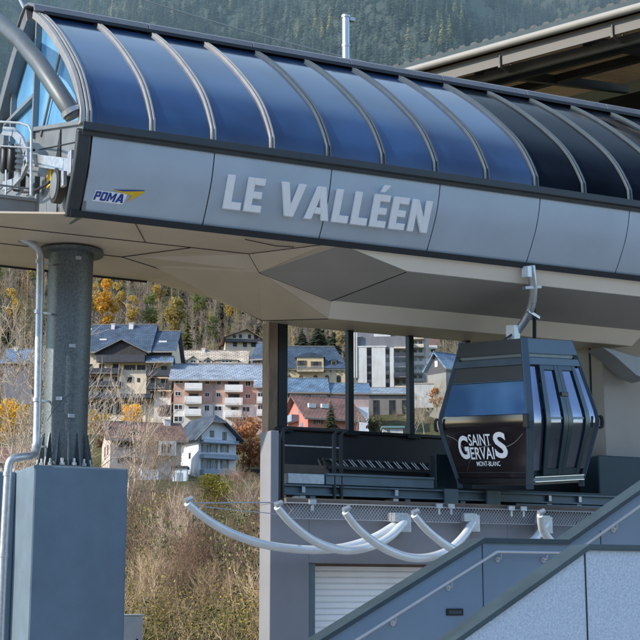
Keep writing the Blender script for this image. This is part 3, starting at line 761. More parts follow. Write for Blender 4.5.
boom([(187, 503), (205, 519), (235, 536), (275, 548), (330, 551), (370, 541), (400, 522), (392, 510)][:7], 19.5, 20.45, 'longest white curved boom, reaching left past the wall corner')
boom([(277, 507), (290, 523), (315, 543), (345, 552), (375, 546), (393, 535), (404, 522)], 19.3, 20.35, 'white curved boom crossing in front of the wall above the shutter left end')
boom([(345, 512), (358, 530), (385, 550), (415, 560), (445, 554), (463, 538), (473, 522)], 19.3, 20.4, 'middle white curved boom dipping behind the stair parapet edge')
boom([(414, 515), (428, 532), (455, 552), (487, 561), (515, 556), (535, 540), (546, 524)], 19.3, 20.4, 'white curved boom with its belly hidden behind the stairs landing')
boom([(540, 515), (541, 524), (543, 532), (560, 552), (590, 562), (615, 545), (622, 524)], 19.3, 20.4, 'rightmost white boom of which only the upright tip shows above the stairs')
SN = thing('safety_net', 'grey mesh safety net strung along the ledge between the booms', 'net', (12, 20.3, z1))
mb = MB(); zn1 = z1 + .02; zn0 = z1 - .22
xa = xw + .2; xb = 17.2; st = .055
k = 0
x = xa
while x < xb:
    mb.beam((x, YW - .12, zn1), (x + .2, YW - .14, zn0), .006, .006); mb.beam((x + .2, YW - .125, zn1), (x, YW - .145, zn0), .006, .006); x += st
mb.tube([(xa, YW - .12, zn1), (xb, YW - .12, zn1)], .01, 5); mb.tube([(xa, YW - .14, zn0), (xb, YW - .14, zn0)], .008, 5)
build_at(mb, 'mesh', M_net, SN)
mb = MB()
for k in range(9):
    t = k / 8; a = tips[0]; c = Vector((xa, YW - .12, zn1)); 
mb.tube([tips[0], Vector((xa, YW - .12, zn1))], .010, 5); mb.tube([tips[0] + Vector((0, 0, -.03)), Vector((xa, YW - .12, zn0 + .05))], .007, 5)
build_at(mb, 'edge_rope', M_net, SN)
for px in (309, 447, 519, 435, 507):
    x = onY(px, 508, YW).x; mb = MB().box((x - .06, YW - .15, zn1 - .02), (x + .06, YW - .09, zn1 + .06)); mb.box((x - .02, YW - .14, zn1 - .12), (x + .02, YW - .1, zn1 - .02)); build_at(mb, 'net_clip', M_galv, SN, .005)

# ================================================================== STAIRS
SC = thing('outdoor_staircase', 'outdoor stair with blue painted parapets, dark copings and a pebble-faced near wall', 'stairs', (8, 12, 0))
def T_(mb, name, m, bevel=0.): return build_at(mb, name, m, SC, bevel)
def parapet(line, Y, th, wall_m, zlow=-.3, cap=.3, capth=.055, name='parapet'):
    # line: [(x,z)] top line of the coping front edge
    mb = MB()
    up = [Vector((x, Y, z)) for x, z in line]
    pts = [(x, Y + .012, z - capth) for x, z in line]
    mb.prism(pts + [(line[-1][0], Y + .012, zlow), (line[0][0], Y + .012, zlow)], (0, th, 0)); T_(mb, name, wall_m)
    mb = MB()
    vs = []
    for x, z in line: vs += [(x, Y - .02, z), (x, Y - .02 + cap, z), (x, Y - .02 + cap, z - capth), (x, Y - .02, z - capth)]
    fs = []
    for i in range(len(line) - 1):
        for k in range(4): fs.append((4*i+k, 4*i+(k+1)%4, 4*i+4+(k+1)%4, 4*i+4+k)[::-1])
    fs += [(0, 1, 2, 3), tuple(4*(len(line)-1)+k for k in (3, 2, 1, 0))]
    mb.add(vs, fs); T_(mb, 'coping', M_coping, .006)
YF, YN = 13.0, 10.8
q = [onY(483.6, 538.5, YF), onY(568, 538.5, YF), onY(315, 643, YF), onY(640, 488, YF)]
sl1 = (q[0].z - q[2].z) / (q[0].x - q[2].x); sl2 = (q[3].z - q[1].z) / (q[3].x - q[1].x)
zf = (q[0].z + q[1].z) / 2
far = [(q[0].x - (zf - .5) / sl1, .5), (q[0].x, zf), (q[1].x, zf), (q[1].x + 4.2, zf + 4.2 * sl2), (q[1].x + 6.5, zf + 4.2 * sl2)]
parapet(far, YF, .22, M_stairwall)
q2 = [onY(588.5, 544, YN), onY(500, 607, YN)]
sl3 = (q2[0].z - q2[1].z) / (q2[0].x - q2[1].x)
near = [(q2[0].x - (q2[0].z - .5) / sl3, .5), (q2[0].x, q2[0].z), (q2[0].x + 1.3, q2[0].z), (q2[0].x + 5.6, q2[0].z + 4.3 * sl3), (q2[0].x + 8, q2[0].z + 4.3 * sl3)]
parapet(near, YN, .22, M_granite, name='pebble_wall')
mb = MB()
xj = onY(587, 600, YN).x; mb.box((xj - .006, YN + .006, -.2), (xj + .006, YN + .02, q2[0].z - .06)); T_(mb, 'panel_joint', M_seam)
mb = MB()
for px in (483, 602):
    xj = onY(px, 560, YF).x; mb.box((xj - .004, YF + .008, -.2), (xj + .004, YF + .02, zf - .06 if px == 483 else zf + .1))
T_(mb, 'panel_joint', M_seam)
# steps and landing between the parapets
lz = zf - 1.05; xs_ = q[0].x; nst = max(1, round(lz / .165)); rise = lz / nst; tread = rise / sl1
mb = MB()
for k in range(nst):
    mb.box((xs_ - (nst - k) * tread, YN + .25, -.2), (xs_ + .01, YF - .0, rise * (k + 1)))
mb.box((xs_, YN + .25, -.2), (q[1].x + .01, YF, lz + .001))
for k in range(14):
    mb.box((q[1].x + k * rise / sl2, YN + .25, -.2), (q[1].x + (k + 1) * rise / sl2 + (3 if k == 13 else .01), YF, lz + rise * (k + 1)))
T_(mb, 'steps', M_conc, .008)
h0 = [onY(365, 640, YF - .07), onY(497, 552, YF - .07), onY(560, 552, YF - .07)]
dz = zf - h0[1].z
hx = h0[1].x
hl = [(hx - 1.9, h0[1].z - 1.9 * sl1), (hx, h0[1].z), (q[1].x + .02, h0[1].z), (q[1].x + 4.0, h0[1].z + 4.0 * sl2)]
mb = MB().tube([(x, YF - .07, z) for x, z in hl], .017, 10); T_(mb, 'handrail', M_rail)
for x in (hx - 1.2, hx - .55, hx + .05, hx + .62, q[1].x + .6, q[1].x + 1.5):
    z = float(np.interp(x, [p[0] for p in hl], [p[1] for p in hl])); mb = MB(); mb.tube([(x, YF - .07, z - .02), (x, YF - .06, z - .07), (x, YF + .012, z - .075)], .009, 6); mb.tube([(x, YF - .004, z - .075), (x, YF + .012, z - .075)], .03, 10); T_(mb, 'rail_bracket', M_galv)
c = onY(455, 612, YF); mb = MB().box((c.x - .10, YF - .005, c.z - .035), (c.x + .10, YF + .02, c.z + .035)); T_(mb, 'step_light', M_black, .008)
mb = MB().box((c.x - .075, YF - .008, c.z - .02), (c.x + .075, YF - .0055, c.z + .015)); T_(mb, 'light_lens', M_coping)

# ================================================================== BIG HALL ROOF (right, behind)
hdir = Vector((.435, -.90, 0)).normalized(); hin = Vector((.90, .435, 0)).normalized()
h_a = onY(420, 70, 32.0)
HR = thing('station_hall', 'large hall with wide overhanging eave, cream gutter and brown ribbed soffit', 'hall', (h_a.x, h_a.y, 0))
def Hh(mb, name, m, bevel=0.): return build_at(mb, name, m, HR, bevel)
def hp(s, i, z): return h_a + hdir * s + hin * i + Vector((0, 0, z))
s0, s1 = -6, 13.5
mb = MB().slab([hp(s0, -.1, .12), hp(s1, -.1, .12), hp(s1, 16, 3.6), hp(s0, 16, 3.6)][::-1], .12); Hh(mb, 'roof_sheet', M_coping)
mb = MB().tube([hp(s0, -.14, .0), hp(s1, -.14, .0)], .10, 14); Hh(mb, 'gutter', M_cream)
mb = MB(); mb.beam(hp(s0, .06, -.28), hp(s1, .06, -.28), .05, .36); Hh(mb, 'fascia_board', M_hallfascia, .008)
mb = MB(); mb.beam(hp(s0, .5, -.42), hp(s1, .55, -.5), .10, .26); Hh(mb, 'eave_purlin', M_hallfascia, .008)
mb = MB(); mb.beam(hp(s0, 1.25, -.35), hp(s1, 1.25, -.30), .14, .26); Hh(mb, 'edge_beam', M_halldark, .008)
mb = MB(); pts = [hp(s0, .02, .13)]; s = s0
while s < s1: pts += [hp(s, .02, .28), hp(s + .08, .02, .37), hp(s + .2, .02, .37), hp(s + .28, .02, .28)]; s += .36
pts += [hp(s1, .02, .13)]; mb.prism(pts, hin * .12)
Hh(mb, 'snow_guard', M_halldark)
# soffit: ribbed brown decking between dark beams
mb = MB(); i = .35
while i < 9:
    z = (i + .1) * .216 - .06
    mb.slab([hp(s0, i, z), hp(s1, i, z), hp(s1, i + .16, z + .035), hp(s0, i + .16, z + .035)][::-1], .02); i += .20
Hh(mb, 'soffit_deck', M_hallwood)
for s in (-4.8, -1.6, 1.6, 4.8, 8.0, 11.2):
    mb = MB(); mb.beam(hp(s, .3, -.30), hp(s, 8.9, 1.62), .18, .26); Hh(mb, 'rafter', M_halldark, .01)
    mb = MB(); mb.beam(hp(s + .9, -.05, -.5), hp(s + .9, .55, -.5), .06, .08); mb.beam(hp(s + .9, .0, -.5), hp(s + .9, .0, -.2), .03, .05); mb.beam(hp(s + .9, .55, -.55), hp(s + .9, .55, -.2), .03, .05); Hh(mb, 'gutter_bracket', M_hallfascia)
mb = MB(); mb.beam(hp(s0, 4.4, .55), hp(s1, 4.4, .72), .2, .22); Hh(mb, 'inner_purlin', M_halldark)
mb = MB().prism([hp(.6, 9, -h_a.z), hp(s1, 9, -h_a.z), hp(s1, 9, 1.5), hp(.6, 9, 1.5)], hin * 6)
Hh(mb, 'hall_wall', M_halldark)
a = hp(10.6, -.1, .0); mb = MB(); mb.beam(hp(9.8, .1, -.38), hp(s1, .1, -.38), .06, .5); Hh(mb, 'end_board', M_fascia)

# flue behind the ridge
f0 = onY(346, 66, 24.4); f1 = onY(346, 18, 24.4)
FL = thing('steel_flue', 'shiny steel flue pipe rising behind the ridge of the station roof', 'flue', (f0.x, f0.y, f0.z - .7))
build_at(MB().cyl(f0, .078, f0.z - .7, f1.z, 18), 'pipe', M_rail, FL)
build_at(MB().cyl(f0, .092, f1.z, f1.z + .05, 18), 'cap', M_galv, FL)
build_at(MB().cyl(f0, .088, f0.z + .4, f0.z + .45, 18), 'collar', M_galv, FL)
build_at(MB().box(f0 + Vector((.07, -.05, f1.z - f0.z - .05)), f0 + Vector((.19, .05, f1.z - f0.z + .02))), 'outlet', M_galv, FL)
build_at(MB().cyl(f0, .16, f0.z - .9, f0.z - .35, 18, .1), 'roof_collar', M_galv, FL)
# thin cable crossing the forest
a, c = onD(100, -14, 60), onD(470, 84, 75)
mb = MB(); mb.tube([a * (1 - t) + c * t - Vector((0, 0, 1.2 * 4 * t * (1 - t) * .3)) for t in [k / 14 for k in range(15)]], .03, 5)
o = mb.build('overhead_cable', M_net); tag(o, 'thin pale overhead cable slanting across the forest above the ridge', 'cable')
a, c = onX(14, -12, 5.8), onX(25, 10, 5.8)
mb = MB().tube([a, c], .03, 8); o = S(mb, 'lightning_rod', M_galv)

# ================================================================== GONDOLA CABIN
gc = onY(518.5, 418, 20.55)
GZ = gc.z - 1.05 - .03
ROT = math.radians(19.7)
GO = thing('gondola_cabin', 'dark glossy cable car cabin lettered SAINT GERVAIS MONT-BLANC hanging at the platform', 'gondola', (gc.x, gc.y, GZ), ROT)
GO.rotation_euler = (0, 0, ROT)
# slight hang tilt about the viewing axis, about the grip
axis = Vector((SY, CY, 0))
tilt = Matrix.Rotation(math.radians(-1.2), 4, axis) @ Matrix.Rotation(math.radians(6.0), 4, Vector((CY, -SY, 0)))
GO.matrix_world = Matrix.Translation(gc) @ tilt @ Matrix.Translation(Vector((0, 0, GZ - gc.z))) @ Matrix.Rotation(ROT, 4, 'Z') @ Matrix.Diagonal((.97, .97, .94, 1))
zk = [-.1, .92, 1.06, 1.2, 2.7]; sk = [.745, .965, .99, .972, .645]
def sz(z):
    # smooth interpolation
    return float(np.interp(z, zk, sk))
_zz = np.linspace(-.1, 2.7, 113); _ss = np.interp(_zz, zk, sk)
for _ in range(14): _ss[1:-1] = (_ss[:-2] + 2 * _ss[1:-1] + _ss[2:]) / 4
def sz(z): return float(np.interp(z, _zz, _ss))
def gpatch(side, u0, u1, z0, z1, off=0., nz=8, th=.0, abs_u=False):
    """curved patch on a side. u in -1..1 of the half width (or metres if abs_u)"""
    mb = MB(); vs = []
    for k in range(nz + 1):
        z = z0 + (z1 - z0) * k / nz; s = sz(z)
        for u in (u0, u1):
            t = u if abs_u else u * s
            d = s + off
            if side == 'door': p = (t, -d, z)
            elif side == 'text': p = (-d, -t, z)
            elif side == 'back': p = (-t, d, z)
            else: p = (d, t, z)
            vs.append(p)
    fs = [(2*k, 2*k+1, 2*k+3, 2*k+2) for k in range(nz)]
    mb.add(vs, fs, True)
    inn = []
    for (x, y, z) in vs:
        inn.append((x, y + .03, z) if side == 'door' else (x, y - .03, z) if side == 'back' else (x + .03, y, z) if side == 'text' else (x - .03, y, z))
    mb.add(inn, [f[::-1] for f in fs])
    n = len(vs); o = 0
    rim = [2*k for k in range(nz + 1)] + [2*k+1 for k in range(nz, -1, -1)]
    mb.add([vs[i] for i in rim] + [inn[i] for i in rim], [(i, (i+1) % n, n + (i+1) % n, n + i) for i in range(n)])
    return mb
def solid(o, th=.03): return o
for side in ('text', 'door', 'back', 'right'):
    solid(gpatch(side, -.985, .985, .0, 1.17 if side != 'door' else .3, -.045, 10).build('body_shell', M_gondbody if side != 'door' else M_gondteal, GO), .03)
    solid(gpatch(side, -.985, .985, 1.80, 2.22, -.045, 4).build('body_shell', M_gondband, GO), .03)
    # roof visor ring, with a gap under it
    solid(gpatch(side, -1.0, 1.0, 2.26, 2.52, .03, 4).build('roof_visor', M_gondband if side != 'door' else M_gond, GO), .03)
    solid(gpatch(side, -.98, .98, 2.06, 2.18, .02, 3).build('eave_strip', M_gond, GO), .03)
for side in ('text', 'back', 'right'):
    solid(gpatch(side, -.93, .93, 1.80, 2.055, -.005, 4).build('upper_band', M_gondband, GO), .02)
    solid(gpatch(side, -.93, .93, 1.775, 1.795, .012, 2).build('window_trim', M_gond, GO), .02)
    solid(gpatch(side, -.93, .93, 1.20, 1.77, -.012, 8).build('window', M_gondglass, GO), .02)
    solid(gpatch(side, -.93, .93, .10, 1.19, -.008, 10).build('lower_panel', M_gondbody, GO), .02)
    solid(gpatch(side, -.97, .97, .0, .09, .015, 2).build('bottom_rail', M_black, GO), .03)
    solid(gpatch(side, -.94, .94, .185, .20, .0, 2).build('panel_joint', M_frame, GO), .006)
# door side: two leaves
def fr(u0, u1, z0, z1, off, m, name, th=.03, nz=12): return solid(gpatch('door', u0, u1, z0, z1, off, nz).build(name, m, GO), th)
fr(-.93, -.60, .22, 2.02, -.008, M_gonddoor, 'side_window', .02)
fr(.70, .93, .22, 2.02, -.008, M_gonddoor, 'side_window', .02)
for (u0, u1) in ((-.60, .045), (.055, .70)):
    leaf = gpatch('door', u0 + .02, u1 - .02, .17, .26, -.004, 3); d = solid(leaf.build('door', M_gondteal, GO), .02)
    fr(u0, u0 + .13, .13, 2.05, .045, M_gondteal, 'door_stile', .05).parent = d
    fr(u1 - .13, u1, .13, 2.05, .045, M_gondteal, 'door_stile', .05).parent = d
    fr(u0 + .13, u1 - .13, .13, .24, .04, M_gondteal, 'door_rail', .05, 3).parent = d
    fr(u0 + .13, u1 - .13, 1.97, 2.05, .04, M_gondteal, 'door_rail', .05, 3).parent = d
    fr(u0 + .13, u1 - .13, 1.10, 1.14, .02, M_gond, 'door_rail', .03, 2).parent = d
    fr(u0 + .14, u1 - .14, .25, 1.965, .012, M_gonddoor, 'door_window', .02).parent = d
mb = MB(); mb.box((-.05, -sz(1.55) - .07, 1.50), (.16, -sz(1.55) - .02, 1.58)); mb.build('door_latch', M_black, GO, .01)
mb = MB(); mb.box((-.75, -.83, .02), (.72, -.75, .10)); mb.build('door_sill', M_gond, GO, .01)
for z in (.10, .02): MB().box((-.72, -.85, z), (.70, -.832, z + .014)).build('sill_strip', M_rail, GO)
for y in (-.62, .38): MB().box((.30 if False else -.60, y if y > 0 else .0, .42), (.60, y + .24 if y > 0 else .02, .50)).build('bench', M_black, GO, .02) if y > 0 else None
for x in (-.75, .57): MB().box((x, -.6, .80), (x + .18, .6, 1.32)).build('seat_back', M_frame, GO, .03)
MB().box((-.74, -.74, -.03), (.74, .74, .05)).build('floor_pan', M_black, GO)
mb = MB(); mb.prism([(-.72, -.72, 2.20), (.72, -.72, 2.20), (.72, .72, 2.20), (-.72, .72, 2.20)], (0, 0, .1)); mb.build('roof', M_gond, GO)
# corner posts
for sx, sy in ((-1, -1), (1, -1), (1, 1), (-1, 1)):
    mb = MB(); lv = [-.10, 0, .3, .6, .9, 1.08, 1.25, 1.6, 2.0, 2.3, 2.535]
    w = .062 if (sx, sy) == (-1, -1) else .025; vs = []
    for z in lv:
        s = sz(max(0, min(z, 2.5))) - .02
        cx_, cy_ = sx * s, sy * s
        ux, uy = Vector((sx, sy)).normalized(); vx, vy = -uy, ux
        for a_, b_ in ((-.05, -w), (.055, -w), (.055, w), (-.05, w)): vs.append((cx_ + ux * a_ + vx * b_, cy_ + uy * a_ + vy * b_, z))
    fs = []
    for i in range(len(lv) - 1):
        for k in range(4): fs.append((4*i+k, 4*i+(k+1)%4, 4*i+4+(k+1)%4, 4*i+4+k))
    fs += [(3, 2, 1, 0), tuple(4*(len(lv)-1)+k for k in range(4))]
    mb.add(vs, fs); mb.build('corner_post', M_gond, GO, .012)
    mb = MB(); s = 1.0; Mx = Matrix.Translation((sx * 1.0, sy * 1.0, 1.06)) @ Matrix.Rotation(math.atan2(sy, sx), 4, 'Z')
    for off in ((-.16, -.06), (.10, .16)):
        pass
    if (sx, sy) != (-1, -1):
        mb.tube([Mx @ Vector(p) for p in ((0, -.07, .1), (.04, -.07, .07), (.05, -.07, 0), (.04, -.07, -.1), (0, -.07, -.12))], .022, 8)
        mb.tube([Mx @ Vector(p) for p in ((0, .07, .1), (.04, .07, .07), (.05, .07, 0), (.04, .07, -.1), (0, .07, -.12))], .022, 8)
        mb.build('bumper', M_black, GO)
    else:
        mb.box((-1.04, -.98, .95), (-.995, -.86, 1.2)); mb.build('bumper', M_black, GO, .02)
# lettering
def cab_text(body, z, h, cx_, w, m, bold, name='lettering', size=.3):
    vs, fs = text_mesh(body, size, bold, w, h)
    mb = MB(); pts = []
    for u, v in vs:
        zz = z + v; t = cx_ + u; pts.append((-sz(zz) - .006, -t, zz))
    mb.add(pts, fs); mb.build(name, m, GO)
def logo(t, z, h, x, w, bold, name='lettering'): cab_text(t, .30 + (z - .27), h, -.10 + x * .90, w * .90, M_white, bold, name)
logo('G', .40, .42, -.583, .255, .008); logo('SAINT', .635, .205, -.31, .53, .003); logo('ERVAI', .395, .215, -.31, .565, .003); logo('S', .41, .46, .285, .30, .008)
logo('MONT-BLANC', .275, .085, -.20, .56, .002, 'small_lettering')
mb = MB()
# pale contour lines sweeping over the lower panel
for cpts in ([(-.85, .86), (-.66, .80), (-.50, .62), (-.42, .45)], [(-.52, .22), (-.40, .45), (-.2, .62), (.1, .68)], [(.35, .62), (.6, .70), (.8, .86)]):
    mb = MB(); pp = [Vector((c[0], c[1], 0)) for c in cpts]; pp = rounded(pp, 3)
    for a_, b_ in zip(pp[:-1], pp[1:]):
        o_ = .006
        q_ = [(-sz(p.y) - .004, -p.x, p.y + dz_) for p, dz_ in ((a_, -o_), (b_, -o_), (b_, o_), (a_, o_))]
        mb.add(q_, [(0, 1, 2, 3)])
    mb.build('contour_line', mat('contour_grey', (.22, .20, .18), .4), GO)
# hanger arm up to the grip (world points, in cabin frame)
Gi = GO.matrix_world.inverted()
arm = [onY(512, 341, 20.5), onY(513, 336, 20.5), onY(518, 330, 20.5), onY(527, 318, 20.35), onY(532.5, 303, 20.18), onY(533.5, 287, 20.02), onY(531.5, 271, 19.96), onY(531, 266, 19.96)]
mb = MB().tube([Gi @ p for p in rounded(arm, 2)], .075, 12); mb.build('hanger_arm', M_galv, GO)
mb = MB()
c = Gi @ onY(513, 334, 20.5); mb.box(c + Vector((-.09, -.09, -.16)), c + Vector((.09, .09, .16))); mb.build('hanger_bracket', M_boom, GO, .01); mb = MB()
c = Gi @ onY(527, 272, 19.95); mb.box(c + Vector((-.07, -.07, -.1)), c + Vector((.05, .07, .1)))
mb.build('grip_bracket', M_boom, GO, .01)
mb = MB().tube([Gi @ onY(533.5, 303, 20.2), Gi @ onY(534.5, 318, 20.38), Gi @ onY(534.5, 343, 20.5)], .035, 8)
mb.tube([Gi @ onY(517, 331, 20.46), Gi @ onY(495, 346, 20.4)], .02, 6); mb.build('damper_rod', M_frame, GO)
MB().beam(Gi @ onY(524, 288, 20.02), Gi @ onY(540, 287, 20.02), .1, .05).build('arm_lug', M_galv, GO)
MB().beam(Gi @ onY(527, 311, 20.25), Gi @ onY(538, 318, 20.3), .1, .05).build('arm_lug', M_galv, GO)

# ================================================================== TOWN ON THE HILLSIDE
def wallmat(n, c): return mat(n, c, .85, 0, .35, .12, .1, 8, dirt=.22)
W_cream = wallmat('wall_cream', (.74, .64, .50)); W_pink = wallmat('wall_pink', (.52, .34, .28)); W_white = wallmat('wall_white', (.70, .68, .66))
W_yellow = wallmat('wall_yellow', (.78, .60, .36)); W_red = wallmat('wall_red', (.60, .23, .18)); W_mauve = wallmat('wall_mauve', (.50, .37, .35))
W_bluewhite = wallmat('wall_bluewhite', (.78, .83, .90)); W_greige = wallmat('wall_greige', (.56, .48, .42)); W_stone = wallmat('wall_stone', (.27, .25, .22)); W_wood = mat('dark_timber', (.045, .042, .045), .8, 0, 1.2, .3, stretch=(3, 3, .5))
W_grey = wallmat('wall_grey', (.22, .22, .24)); W_brownwood = mat('brown_timber', (.06, .045, .038), .8, 0, 1.2, .3)
R_slate = tile_mat('slate_roof', (.055, .085, .13), (.09, .13, .19), .9)
R_blue = tile_mat('blue_tile_roof', (.13, .21, .31), (.20, .29, .40), .9)
R_pale = tile_mat('pale_tile_roof', (.30, .36, .43), (.40, .45, .50), .8)
R_dark = tile_mat('dark_slate_roof', (.045, .065, .095), (.07, .095, .13), 1.2)
R_brown = tile_mat('brown_tile_roof', (.20, .11, .08), (.27, .15, .11), 1.0)
R_red = tile_mat('redbrown_tile_roof', (.26, .13, .10), (.33, .17, .13), 1.0)
R_tan = tile_mat('tan_roof', (.50, .42, .32), (.62, .52, .40), .7)
M_winpane = glass_mat('house_window', (.03, .035, .045), .08, 0, .6, (.07, .075, .09))
M_wframe = mat('house_window_frame', (.70, .70, .68), .5)
M_wframe_d = mat('house_window_frame_dark', (.10, .08, .07), .6)
M_rim = mat('roof_edge', (.30, .27, .24), .7)
M_bal_dark = mat('dark_balcony', (.05, .055, .07), .7, 0, 2, .3)
M_bal_white = mat('white_balcony', (.78, .78, .76), .6, 0, 1, .08)
M_bal_blue = mat('bluegrey_balcony', (.30, .36, .42), .6, 0, 1, .1)
M_shut_g = mat('green_shutter', (.08, .11, .09), .7); M_shut_b = mat('brown_shutter', (.12, .075, .05), .7); M_shut_bl = mat('blue_grey_shutter', (.20, .25, .31), .7)

class Fac:
    """facade plane at forward distance D through pixel (xc, yb), turned yaw degrees to the left"""
    def __init__(s, D, xc, yb, yaw=0):
        s.P = onD(xc, yb, D); s.rz = -YAW - math.radians(yaw); s.D = D
        s.r = Vector((math.cos(s.rz), math.sin(s.rz), 0)); s.n = Vector((math.sin(s.rz), -math.cos(s.rz), 0))
    def uv(s, px, py, dep=0.):
        r, f = ray(px, py); o = s.P - s.n * dep; c = Vector((0, 0, CAMZ))
        t = (o - c).dot(s.n) / r.dot(s.n); q = c + r * t - s.P
        return q.dot(s.r), q.z
    def thing(s, name, label, cat='building', group=None):
        return thing(name, label, cat, s.P, s.rz, group)
    def rect(s, x0, y0, x1, y1, dep=0.):
        a = s.uv(x0, y1, dep); b_ = s.uv(x1, y0, dep); c = s.uv(x0, y0, dep); d = s.uv(x1, y1, dep)
        return (a[0] + c[0]) / 2, (a[1] + d[1]) / 2, (b_[0] + d[0]) / 2, (b_[1] + c[1]) / 2
def window(F, root, px, m=None, dep=0., shutters=None, arch=False, name='window', face=0.):
    u0, z0, u1, z1 = F.rect(*px, dep)
    window_u(root, u0, z0, u1, z1, m, dep, shutters, arch, name)
def window_u(root, u0, z0, u1, z1, m=None, dep=0., shutters=None, arch=False, name='window'):
    m = m or M_wframe; y = dep; w = max(.06, (u1 - u0) * .07)
    mb = MB()
    mb.box((u0, y - .05, z0), (u0 + w, y + .03, z1)); mb.box((u1 - w, y - .05, z0), (u1, y + .03, z1))
    mb.box((u0 + w, y - .045, z1 - w), (u1 - w, y + .03, z1)); mb.box((u0 + w, y - .09, z0), (u1 - w, y + .03, z0 + w))
    n = max(1, round((u1 - u0) / .95))
    for k in range(1, n + (n == 1)):
        x = u0 + (u1 - u0) * k / max(n, 2); mb.box((x - w * .4, y - .04, z0 + w), (x + w * .4, y + .03, z1 - w))
    if arch:
        pts = [((u0 + u1) / 2 + (u1 - u0) / 2 * math.cos(a), y - .05, z1 + (u1 - u0) * .5 * math.sin(a)) for a in [PI * k / 8 for k in range(9)]]
        mb.prism(pts, (0, .06, 0))
    fr_ = mb.build(name, m, root)
    p = MB().poly([(u0 + w * .5, y - .012, z0 + w * .5), (u1 - w * .5, y - .012, z0 + w * .5), (u1 - w * .5, y - .012, z1 - w * .5), (u0 + w * .5, y - .012, z1 - w * .5)])
    p.build('pane', M_winpane, fr_)
    if shutters:
        sw = (u1 - u0) * .5
        for a, c in ((u0 - sw - .03, u0 - .03), (u1 + .03, u1 + sw + .03)):
            MB().box((a, y - .07, z0), (c, y - .01, z1)).build('shutter', shutters, root)
def balcony(F, root, px, m, out=1.3, dep=0., bars=False, open_dark=True):
    u0, z0, u1, z1 = F.rect(*px, dep)
    mb = MB().box((u0, dep - out, z0 - .18), (u1, dep + .05, z0)); o = mb.build('balcony', m, root)
    mb = MB()
    if bars:
        n = int((u1 - u0) / .16)
        for k in range(n + 1):
            x = u0 + (u1 - u0) * k / n; mb.box((x - .02, dep - out, z0), (x + .02, dep - out + .03, z1))
        mb.box((u0, dep - out - .01, z1 - .06), (u1, dep - out + .05, z1))
    else:
        mb.box((u0, dep - out, z0 + .08), (u1, dep - out + .06, z1))
    mb.box((u0, dep - out + .07, z0 + .02), (u0 + .05, dep, z1)); mb.box((u1 - .05, dep - out + .07, z0 + .02), (u1, dep, z1))
    mb.build('railing', m, o)
def roof_side(root, u0, u1, dep, ze, zr, m, over=.7, th=.28, name='roof', chim=(), y0=0., half=None, hip=0.):
    """ridge parallel to the facade"""
    mid = half or dep / 2; sl = (zr - ze) / mid; lo = ze - over * sl
    mb = MB()
    A, Bq = [(u0 - over, y0 - over, lo), (u1 + over, y0 - over, lo), (u1 + over - hip, y0 + mid, zr), (u0 - over + hip, y0 + mid, zr)], [(u1 + over, y0 + 2 * mid + over, lo), (u0 - over, y0 + 2 * mid + over, lo), (u0 - over + hip, y0 + mid, zr), (u1 + over - hip, y0 + mid, zr)]
    for p in (A, Bq): mb.slab([Vector(q) + Vector((0, 0, th)) for q in p], th)
    if hip:
        mb.slab([Vector(q) + Vector((0, 0, th)) for q in (A[1], Bq[0], A[2])], th); mb.slab([Vector(q) + Vector((0, 0, th)) for q in (Bq[1], A[0], A[3])], th)
    o = mb.build(name, m, root)
    mb = MB(); mb.box((u0 - over - .02, y0 - over - .06, lo - .02), (u1 + over + .02, y0 - over + .06, lo + th * .95)); mb.build('gutter', M_rim, o)
    if not hip: mb = MB(); mb.beam((u0 - over, y0 + mid, zr + th + .02), (u1 + over, y0 + mid, zr + th + .02), .3, .12); mb.build('ridge', M_rim, o)
    for (t, w, h) in chim:
        x = u0 + (u1 - u0) * t; mb = MB().box((x - w / 2, y0 + mid * .8, zr - 1.2), (x + w / 2, y0 + mid * .8 + w, zr + h)); mb.box((x - w / 2 - .1, y0 + mid * .8 - .1, zr + h), (x + w / 2 + .1, y0 + mid * .8 + w + .1, zr + h + .12)); mb.build('chimney', W_white, o)
    return o
def body_side(root, u0, u1, dep, ze, zr, m, base=-7, y0=0., name='wall'):
    mid = dep / 2
    pts = [(u0, y0, base), (u0, y0 + dep, base), (u0, y0 + dep, ze), (u0, y0 + mid, zr), (u0, y0, ze)]
    return MB().prism(pts, (u1 - u0, 0, 0)).build(name, m, root)
def body_gable(root, u0, u1, dep, ze, zr, m, base=-7, y0=0., ua=None, name='wall'):
    ua = (u0 + u1) / 2 if ua is None else ua
    pts = [(u0, y0, base), (u1, y0, base), (u1, y0, ze), (ua, y0, zr), (u0, y0, ze)]
    return MB().prism(pts, (0, dep, 0)).build(name, m, root)
